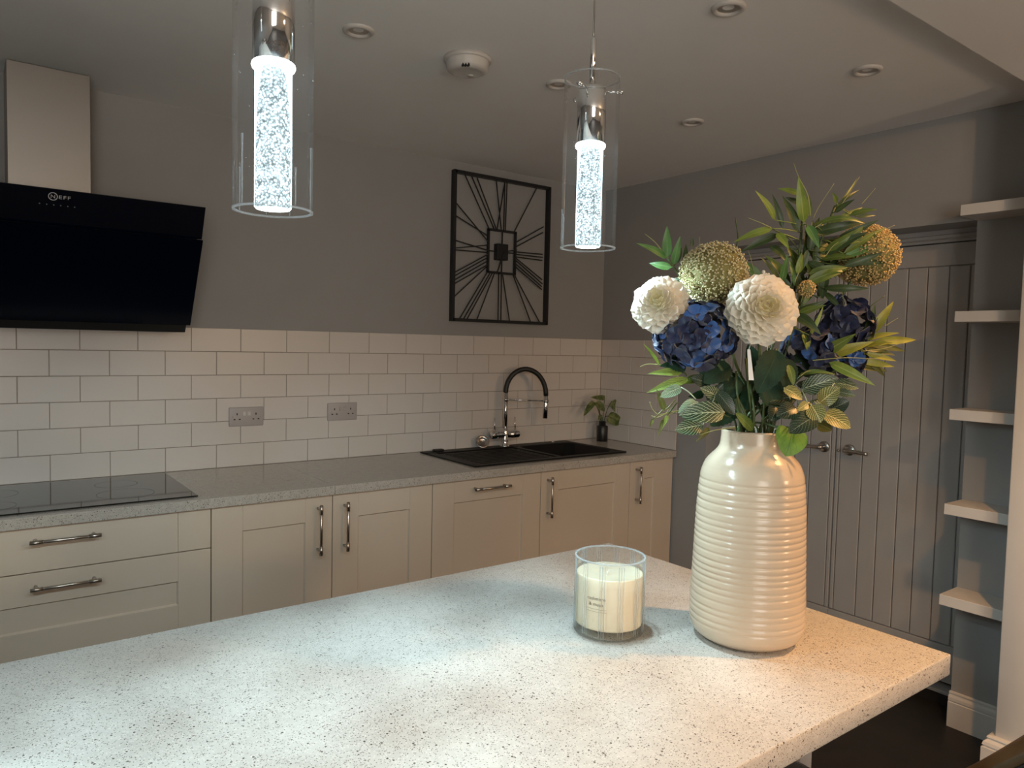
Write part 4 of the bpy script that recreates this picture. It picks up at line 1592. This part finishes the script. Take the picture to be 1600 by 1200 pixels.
stalk(t, [(1080, 643), (1060, 642), (1042, 645), (1030, 648), (1020, 640), (1015, 628)], -0.05, 2.2)
stalk(t, [(1042, 645), (1028, 652), (1018, 650)], -0.05, 1.8)
stalk(t, [(1042, 645), (1044, 640), (1047, 634)], -0.05, 1.6)
stalk(t, [(1058, 643), (1045, 648), (1040, 656)], -0.05, 1.6)
stalk(t, [(1030, 570), (1012, 569), (1000, 573)], -0.02, 1.6)
stalk(t, [(1148, 668), (1118, 672), (1092, 680)], -0.07, 2.2)


def nerve(t, pth, leaves):
    for (b, tp, wd, k, dd) in leaves:
        bb = at(*b, dd)
        n_ = VIEW + SIDE * rl.uniform(-0.3, 0.3) + Vector((0, 0, rl.uniform(0.1, 0.7)))
        pet = near(pth, bb)
        pet = bb.lerp(pet, min(1, 0.035 / max(0.001, (pet - bb).length)))
        leaf_pts('leaf', LF[k], t, bb, at(*tp, dd - 0.015), wd * PXM * 1.1, n_, ovate, 0.06, 0.18, 0.04, 10, pet, 3, 0.0012)


t = bq('nerve_plant_sprig', 'dark nerve plant sprig with pale veins at the left rim of the vase', 'foliage', 'nerve plant sprigs at the vase rim')
pth = stem_from_vase(t, [at(1135, 650, -0.05), at(1108, 640, -0.06)], 0.002, 7)
nerve(t, pth, [((1064, 605), (1032, 620), 16, 'fitpale', -0.06), ((1132, 644), (1062, 648), 30, 'fit', -0.085), ((1088, 628), (1060, 645), 18, 'fitpale', -0.075),
               ((1098, 664), (1055, 672), 24, 'fit', -0.07), ((1120, 612), (1148, 648), 20, 'fitdark', -0.06), ((1110, 600), (1080, 590), 20, 'fitdark', -0.03), ((1125, 622), (1095, 606), 20, 'fit', -0.05), ((1105, 625), (1130, 600), 18, 'fitdark', -0.04)])
t = bq('nerve_plant_sprig', 'large nerve plant sprig with veins yellowed by painted warm light at the right rim of the vase', 'foliage', 'nerve plant sprigs at the vase rim')
pth = stem_from_vase(t, [at(1222, 650, -0.04), at(1262, 630, -0.06), at(1288, 622, -0.06)], 0.002, 8)
nerve(t, pth, [((1252, 608), (1308, 590), 26, 'fit', -0.05), ((1280, 630), (1312, 605), 25, 'fitwarm', -0.07), ((1287, 646), (1330, 668), 27, 'fitwarm', -0.09),
               ((1268, 633), (1283, 660), 25, 'fitwarm', -0.095), ((1225, 606), (1254, 624), 19, 'fitwarm', -0.09), ((1244, 638), (1214, 650), 26, 'fitdark', -0.09),
               ((1213, 636), (1205, 658), 22, 'fitdark', -0.08), ((1274, 650), (1233, 676), 30, 'fitdark', -0.10), ((1296, 640), (1327, 626), 22, 'fitdark', -0.06),
               ((1304, 598), (1342, 606), 17, 'fit', -0.03), ((1308, 612), (1337, 618), 12, 'fit', -0.04), ((1262, 630), (1246, 641), 12, 'fitwarm', -0.10),
               ((1240, 620), (1200, 628), 24, 'fitdark', -0.05), ((1275, 612), (1245, 600), 22, 'fitdark', -0.03)])

# broad leaves
t = bq('broad_leaf_stem', 'single bright green heart-shaped leaf hanging over the vase rim', 'foliage')
pth = stem_from_vase(t, [at(1222, 668, -0.06), at(1237, 672, -0.085)], 0.002, 9)
leaf_pts('leaf', LF['heart'], t, at(1238, 671, -0.085), at(1228, 713, -0.105), 48 * PXM, VIEW + Vector((0, 0, 0.25)), heart, 0.06, 0.12, 0.02, 12, None, 3)
t = bq('broad_leaf_stem', 'dark serrated leaves among the stems above the vase mouth', 'foliage')
pth = stem_from_vase(t, [at(1200, 600, -0.05), at(1212, 545, -0.05)], 0.0024, 10)
for (b, tp, wd, k, dd) in (((1216, 548), (1184, 614), 44, 'hyd', -0.07), ((1228, 560), (1232, 612), 30, 'hyd', -0.06), ((1176, 672), (1150, 645), 16, 'mid', -0.06), ((1232, 570), (1240, 602), 12, 'mid', -0.08), ((1195, 600), (1215, 640), 36, 'hyd', -0.05),
                           ((1140, 570), (1100, 598), 34, 'hyd', -0.03), ((1150, 590), (1130, 630), 32, 'hyd', -0.03), ((1278, 662), (1300, 672), 20, 'olive', -0.07), ((1250, 640), (1290, 655), 26, 'hyd', -0.05), ((1150, 640), (1110, 665), 26, 'hyd', -0.04), ((1240, 555), (1270, 590), 34, 'hyd', -0.01), ((1165, 640), (1180, 580), 30, 'hyd', 0.0), ((1225, 650), (1215, 590), 34, 'hyd', 0.0), ((1290, 590), (1250, 560), 34, 'hyd', 0.02), ((1048, 560), (1070, 580), 26, 'hyd', -0.03)):
    bb = at(*b, dd)
    leaf_pts('leaf', LF[k], t, bb, at(*tp, dd - 0.015), wd * PXM, VIEW + Vector((0, 0, rl.uniform(0, 0.5))), ovate, 0.05, 0.15, 0.03, 16, None, 2, 0.0012, 0.06)
for k in range(16):
    bx_, by_ = rf.uniform(1110, 1235), rf.uniform(585, 655)
    ang = math.radians(rf.uniform(35, 150))
    ln = rf.uniform(40, 62)
    dd = rf.uniform(0.01, 0.06)
    leaf_pts('leaf', LF[rf.choice(['hyd', 'hyd', 'dark'])], t, at(bx_, by_, dd), at(bx_ + math.cos(ang) * ln, by_ - math.sin(ang) * ln, dd), rf.uniform(18, 30) * PXM, VIEW + Vector((0, 0, rf.uniform(0, 0.4))), ovate, 0.05, 0.15, 0.03, 10, None, 2)
# plain stems in view above the mouth
for k, (x, y) in enumerate(((1165, 560), (1172, 600), (1188, 575), (1150, 580))):
    MB().tube(bez([MOUTH + Vector((0.02 * math.cos(k * 2), 0.02 * math.sin(k * 2), -0.05)), at(x + 6, y + 60, -0.05), at(x, y, -0.04)], 5), 0.0022, 6).build('stem', M_stem, t)
o = thing('care_tag', at(1174, 546, -0.085), 'slim white plastic tag hanging among the stems', 'tag')
fp = MB()
P0, P1 = at(1170, 546, -0.095), at(1174, 594, -0.100)
sdir = SIDE * 0.0045
dd_ = VIEW * 0.0005
fp.add([P0 - sdir * .6, P0 + sdir * .6, P1 + sdir, P1 - sdir, P0 - sdir * .6 - dd_, P0 + sdir * .6 - dd_, P1 + sdir - dd_, P1 - sdir - dd_],
       [(0, 1, 2, 3), (4, 7, 6, 5), (0, 4, 5, 1), (1, 5, 6, 2), (2, 6, 7, 3), (3, 7, 4, 0)])
fp.build('strip', M_paper, o)
MB().tube(bez([P0, at(1176, 530, -0.08), at(1186, 518, -0.06)], 4), 0.0007, 5).build('tie', M_paper, o)

# dahlias -----------------------------------------------------------
def petal_mesh(m, name='petal', cup=0.48):
    """unit petal: base at the origin, along +Y, face +Z, length 1, width ~.5, cupped"""
    mb = MB()
    rows = [(0.0, 0.12), (0.35, 0.27), (0.64, 0.37), (0.84, 0.37), (0.95, 0.27), (1.0, 0.12)]
    vs, fs, uv = [], [], []
    for (y, hw) in rows:
        for k in range(5):
            u = k / 2 - 1
            zc = cup * hw * (abs(u) ** 1.8) + (0.10 * max(0, y - 0.6) / 0.4)
            vs.append((u * hw, y - 0.05 * abs(u) * (y > 0.9), zc))
            uv.append((u / 2 + 0.5, y))
    for i in range(len(rows) - 1):
        for k in range(4):
            a = i * 5 + k
            fs.append([a, a + 1, a + 6, a + 5])
    mb.add(vs, fs, True, uv)
    return mb.mesh(name, m)


PM = petal_mesh(M_dahlia)
PM2 = petal_mesh(M_dahlia2)


def dahlia(t, c, axis, R_, n=130, seed=1):
    rr = random.Random(seed)
    Z = axis.normalized()
    X = Z.orthogonal().normalized()
    Y = Z.cross(X)
    MB().lathe([(0, -R_ * 0.45), (R_ * 0.25, -R_ * 0.42), (R_ * 0.36, -R_ * 0.2), (R_ * 0.34, 0), (R_ * 0.2, R_ * 0.18), (0, R_ * 0.22)], c, 20, Z).build('flower_core', M_dahlia2, t)
    for i in range(n):
        f = (i + 0.5) / n
        pol = math.radians(6 + 112 * f ** 0.62)
        az = i * 2.39996
        d = X * math.cos(az) * math.sin(pol) + Y * math.sin(az) * math.sin(pol) + Z * math.cos(pol)
        # flattened ball
        rad = R_ * (0.72 + 0.28 * math.sin(pol) ** 1.2) * rr.uniform(0.92, 1.06)
        L_ = rad * (0.62 if f > 0.12 else 0.45)
        tipdir = (d + Z * rr.uniform(0.12, 0.30)).normalized()
        basep = c + d * (rad - L_)
        face = (Z - tipdir * Z.dot(tipdir))
        if face.length < 1e-3:
            face = X
        face.normalize()
        face = (face + tipdir.cross(face) * rr.uniform(-0.25, 0.25)).normalized()
        sd = tipdir.cross(face).normalized()
        wid = R_ * (0.30 + 0.30 * f) * 1.15
        M = Matrix((
            (sd.x * wid, tipdir.x * L_, face.x * wid, basep.x),
            (sd.y * wid, tipdir.y * L_, face.y * wid, basep.y),
            (sd.z * wid, tipdir.z * L_, face.z * wid, basep.z),
            (0, 0, 0, 1)))
        place('petal', PM if f > 0.09 else PM2, t, M)


cR = at(1189, 485, -0.105)
t = bq('dahlia_stem', 'large round cream dahlia at the front centre of the bouquet', 'flower', 'pale dahlias in the bouquet')
stem_from_vase(t, [at(1185, 580, -0.06), cR - VIEW * 0.02], 0.0028, 11)
dahlia(t, cR, VIEW + Vector((0, 0, 0.16)) - SIDE * 0.03, 0.0640, 128, 1)
cL = at(1032, 477, -0.055)
t = bq('dahlia_stem', 'white dahlia at the left edge of the bouquet, beside the green seed head', 'flower', 'pale dahlias in the bouquet')
stem_from_vase(t, [at(1130, 590, -0.02), at(1060, 510, -0.03), cL - VIEW * 0.02], 0.0028, 12)
dahlia(t, cL, VIEW * 0.9 - SIDE * 0.35 + Vector((0, 0, 0.30)), 0.0540, 112, 2)


# seed heads ---------------------------------------------------------
def seed_head(t, c, rx, rz, n, m, seed, bead=0.0021):
    rr = random.Random(seed)
    ico = bmesh.new()
    bmesh.ops.create_icosphere(ico, subdivisions=1, radius=1)
    iv = [v.co.copy() for v in ico.verts]
    for i, v in enumerate(ico.verts):
        v.index = i
    ifs = [[v.index for v in f.verts] for f in ico.faces]
    ico.free()
    bumps = [(Vector((rr.gauss(0, 1), rr.gauss(0, 1), rr.gauss(0, 1))).normalized(), rr.uniform(-0.10, 0.10)) for _ in range(10)]

    def rad(d):
        k = 1.0
        for b, a in bumps:
            k += a * max(0, d.dot(b)) ** 5
        return k
    core = MB()
    vs, fs = [], []
    for i in range(13):
        th = PI * i / 12
        for j in range(20):
            a = 2 * PI * j / 20
            d = Vector((math.sin(th) * math.cos(a), math.sin(th) * math.sin(a), math.cos(th)))
            k = rad(d) * 0.93
            vs.append(c + Vector((d.x * rx, d.y * rx, d.z * rz)) * k)
    for i in range(12):
        for j in range(20):
            j2 = (j + 1) % 20
            fs.append([i * 20 + j, i * 20 + j2, (i + 1) * 20 + j2, (i + 1) * 20 + j])
    core.add(vs, fs, True)
    core.build('head_core', M_seedcore, t)
    sd = MB()
    for i in range(n):
        z = 1 - 2 * (i + 0.5) / n
        a = i * 2.39996 + rr.uniform(-0.5, 0.5)
        q = math.sqrt(max(0, 1 - z * z))
        d = Vector((q * math.cos(a), q * math.sin(a), z))
        k = rad(d) * rr.uniform(0.93, 1.06)
        p = c + Vector((d.x * rx, d.y * rx, d.z * rz)) * k
        s = bead * rr.uniform(0.6, 1.15)
        sd.add([p + v * s for v in iv], ifs, True)
    o = sd.build('seed', m, t)
    o['kind'] = 'stuff'


t = bq('seed_head_stem', 'greenish dried seed head between the two pale dahlias', 'flower', 'dried round seed heads')
c = at(1115, 428, -0.02)
stem_from_vase(t, [at(1150, 570, 0.0), c], 0.003, 13)
seed_head(t, c, 0.0605, 0.0575, 2300, M_bead, 4, 0.0019)
t = bq('seed_head_stem', 'golden dried seed head on the right, striped by dark bamboo leaves', 'flower', 'dried round seed heads')
c = at(1353, 399, 0.02)
stem_from_vase(t, [at(1240, 560, 0.02), at(1310, 470, 0.02), c], 0.003, 14)
seed_head(t, c, 0.0590, 0.0560, 2300, M_bead2, 5, 0.0019)
t = bq('seed_head_stem', 'tiny dried seed head just right of the front dahlia', 'flower', 'dried round seed heads')
c = at(1261, 451, -0.045)
stem_from_vase(t, [at(1225, 560, -0.02), c], 0.0018, 15)
seed_head(t, c, 0.0150, 0.0150, 220, M_bead2, 6, 0.0016)
t = bq('gypsophila_stem', 'few white buds on a thin twig above the front dahlia', 'flower')
pth = stem_from_vase(t, [at(1200, 540, 0.0), at(1205, 440, -0.02), at(1195, 425, -0.02)], 0.0009, 16, M_stem2)
for (x, y, r) in ((1193, 425, 3.0), (1199, 431, 2.2), (1203, 436, 2.2), (1198, 440, 2.0), (1201, 428, 1.6), (1206, 431, 1.5)):
    b = at(x, y, -0.03)
    MB().lathe([(0, -1.2 * r * PXM), (r * PXM, -0.3 * r * PXM), (r * PXM * 0.8, 0.6 * r * PXM), (0, r * PXM)], b, 10).build('bud', M_gyp, t)
    MB().tube([b, near(pth, b)], 0.0005, 4).build('twig', M_stem2, t)


# hydrangeas ----------------------------------------------------------
def round_petal(m):
    mb = MB()
    rows = [(0.0, 0.10), (0.22, 0.40), (0.5, 0.55), (0.78, 0.46), (0.95, 0.22)]
    vs, fs, uv = [], [], []
    for (y, hw) in rows:
        for k in range(5):
            u = k / 2 - 1
            vs.append((u * hw, y + 0.04 * (1 - abs(u)), 0.10 * math.sin(y * 3.0) + 0.14 * (u * u) * hw * 2))
            uv.append((u / 2 + 0.5, y))
    for i in range(4):
        for k in range(4):
            a = i * 5 + k
            fs.append([a, a + 1, a + 6, a + 5])
    mb.add(vs, fs, True, uv)
    return mb.mesh('petal', m)


RPM = {'navy': round_petal(M_navy), 'blue': round_petal(M_blue)}
EYE = MB().lathe([(0, -0.1), (0.1, -0.05), (0.12, 0.02), (0.06, 0.09), (0, 0.1)], (0, 0, 0), 8).mesh('floret_eye', M_blue)


def hydrangea(t, c, rx, rz, n, size, seed, pblue, cut=-1.0):
    rr = random.Random(seed)
    MB().lathe([(0, -rz * 0.62), (rx * 0.5, -rz * 0.4), (rx * 0.66, 0), (rx * 0.5, rz * 0.45), (0, rz * 0.66)], c, 16).build('flower_core', M_navy, t)
    for i in range(n):
        z = 1 - 2 * (i + 0.5) / n
        a = i * 2.39996 + rr.uniform(-0.25, 0.25)
        q = math.sqrt(max(0, 1 - z * z))
        d = Vector((q * math.cos(a), q * math.sin(a), z))
        if d.dot(VIEW) < -0.55 or z < cut:
            continue
        p = c + Vector((d.x * rx, d.y * rx, d.z * rz)) * rr.uniform(0.82, 1.02)
        nrm = (d + Vector((rr.uniform(-.45, .45), rr.uniform(-.45, .45), rr.uniform(-.45, .45)))).normalized()
        X = nrm.orthogonal().normalized()
        Y = nrm.cross(X)
        a0 = rr.uniform(0, PI)
        s = size * rr.uniform(0.85, 1.2)
        fl = place('floret', EYE, t, Matrix.Translation(p) @ Matrix.Scale(s * 0.8, 4))
        fm = Matrix.Translation(-base(t)) @ (Matrix.Translation(p) @ Matrix.Scale(s * 0.8, 4))
        kind = 'blue' if rr.random() < pblue else 'navy'
        for k in range(4):
            ang = a0 + k * PI / 2 + rr.uniform(-0.12, 0.12)
            out = X * math.cos(ang) + Y * math.sin(ang)
            up = (nrm + out * rr.uniform(-0.5, -0.05)).normalized()
            out = (out - up * out.dot(up)).normalized()
            sd = out.cross(up)
            M = Matrix(((sd.x * s, out.x * s, up.x * s, p.x), (sd.y * s, out.y * s, up.y * s, p.y), (sd.z * s, out.z * s, up.z * s, p.z), (0, 0, 0, 1)))
            o = bpy.data.objects.new('petal', RPM[kind])
            COL.objects.link(o)
            o.parent = fl
            o.matrix_local = fm.inverted() @ Matrix.Translation(-base(t)) @ M


t = bq('hydrangea_stem', 'large navy blue hydrangea head on the left, under the green seed head', 'flower', 'blue hydrangeas in the bouquet')
c = at(1087, 524, -0.05)
stem_from_vase(t, [at(1140, 600, -0.03), c], 0.0035, 17)
hydrangea(t, c, 0.0690, 0.0540, 74, 0.0205, 11, 0.22)
t = bq('hydrangea_stem', 'dark navy hydrangea head on the right, in front of the cupboard door', 'flower', 'blue hydrangeas in the bouquet')
c = at(1318, 510, 0.0)
stem_from_vase(t, [at(1235, 600, 0.0), at(1285, 550, 0.0), c], 0.0035, 18)
hydrangea(t, c, 0.0450, 0.0480, 46, 0.0205, 12, 0.03)
t = bq('hydrangea_stem', 'smaller blue hydrangea head low behind the front dahlia', 'flower', 'blue hydrangeas in the bouquet')
c = at(1268, 545, -0.01)
stem_from_vase(t, [at(1225, 610, 0.0), c], 0.003, 19)
hydrangea(t, c, 0.0500, 0.0400, 44, 0.0190, 13, 0.12)
t = bq('hydrangea_stem', 'blue hydrangea florets low on the right, under the yellow bamboo leaves', 'flower', 'blue hydrangeas in the bouquet')
c = at(1326, 563, 0.01)
stem_from_vase(t, [at(1235, 630, 0.0), c], 0.003, 20)
hydrangea(t, c, 0.0260, 0.0240, 18, 0.0190, 15, 0.35)

# ------------------------------------------------------------------ seats at the island
bs = thing('bar_stool', (-2.004, -2.572, 0), 'black padded bar stool tucked under the island front', 'stool')
bcx, bcy = -2.004, -2.572
seat = MB()
ang0 = math.atan2(0.529, 0.849) - PI / 4
ca0, sa0 = math.cos(ang0), math.sin(ang0)
lev = []
for (gr, z) in ((-0.03, 0.605), (-0.004, 0.612), (0.0, 0.625), (0.0, 0.652), (-0.005, 0.664), (-0.02, 0.669), (-0.10, 0.671)):
    rg = rrect(-0.18 - gr, 0.18 + gr, -0.18 - gr, 0.18 + gr, max(0.02, 0.08 + gr), z)
    lev.append([(bcx + x * ca0 - y * sa0, bcy + x * sa0 + y * ca0, z_) for (x, y, z_) in rg])
ml = len(lev[0])
vs = [p for rg in lev for p in rg]
fs = [list(range(ml))[::-1], [(len(lev) - 1) * ml + q for q in range(ml)]]
for k in range(len(lev) - 1):
    for q in range(ml):
        q2 = (q + 1) % ml
        fs.append([k * ml + q, k * ml + q2, (k + 1) * ml + q2, (k + 1) * ml + q])
seat.add(vs, fs, True)
seat.build('seat', M_black, bs)
MB().lathe([(0, 0.0), (0.19, 0.0), (0.19, 0.008), (0.04, 0.022), (0.028, 0.05), (0.028, 0.61), (0, 0.61)], (bcx, bcy, 0), 40).build('pedestal', M_chrome, bs)
MB().lathe([(0.125, -0.009), (0.143, -0.009), (0.143, 0.009), (0.125, 0.009)], (bcx, bcy, 0.25), 40, closed=True).build('footrest', M_chrome, bs)

# armchair at the lower right
tcx, tcy = -1.42, -2.75
tc_ = thing('tub_chair', (tcx, tcy, 0), 'olive and tan leather armchair back cut by the lower right corner', 'chair')


def arm_top(a):
    return 0.53 + 0.50 * max(0.0, 0.5 + 0.5 * math.cos(a - math.radians(270))) ** 1.2


def shell(r0, r1, drop0, drop1, floor_z=None, rnd=0.02):
    vs, fs = [], []
    n = 48
    for i in range(n + 1):
        a = math.radians(172 + 196 * i / n)
        t = arm_top(a) - drop0
        b = floor_z if floor_z is not None else arm_top(a) - drop1
        d = Vector((math.cos(a), math.sin(a), 0))
        c = Vector((tcx, tcy, 0)) + d * 0
        for (r, z) in ((r0, b), (r1, b), (r1 + 0.003, (b + t) / 2), (r1, t - rnd), ((r0 + r1) / 2 + 0.012, t - rnd * 0.2), ((r0 + r1) / 2 - 0.012, t - rnd * 0.2), (r0, t - rnd), (r0 - 0.003, (b + t) / 2)):
            vs.append(c + d * r + Vector((0, 0, z)))
    m_ = 8
    for i in range(n):
        for k in range(m_):
            k2 = (k + 1) % m_
            fs.append([i * m_ + k, i * m_ + k2, (i + 1) * m_ + k2, (i + 1) * m_ + k])
    fs.append(list(range(m_)))
    fs.append([n * m_ + k for k in range(m_)])
    return vs, fs


vs, fs = shell(0.21, 0.262, 0.0, 0.045)
MB().add(vs, fs, True).build('back_rim', M_leather, tc_)
vs, fs = shell(0.215, 0.258, 0.043, 0.0, 0.16, 0.001)
MB().add(vs, fs, True).build('outer_shell', M_leather2, tc_)
pp_ = []
for i in range(49):
    a = math.radians(172 + 196 * i / 48)
    pp_.append((tcx + math.cos(a) * 0.263, tcy + math.sin(a) * 0.263, arm_top(a) - 0.046))
MB().tube(pp_, 0.0030, 8).build('piping', M_black, tc_)
MB().lathe([(0, 0.16), (0.20, 0.16), (0.212, 0.20), (0.212, 0.34), (0.20, 0.375), (0.15, 0.388), (0, 0.392)], (tcx, tcy, 0), 40).build('seat_cushion', M_leather, tc_)
for a in (45, 135, 225, 315):
    ca, sa_ = math.cos(math.radians(a)), math.sin(math.radians(a))
    MB().tube([(tcx + 0.17 * ca, tcy + 0.17 * sa_, 0.17), (tcx + 0.20 * ca, tcy + 0.20 * sa_, 0.0)], [0.018, 0.012], 10).build('leg', M_black, tc_)
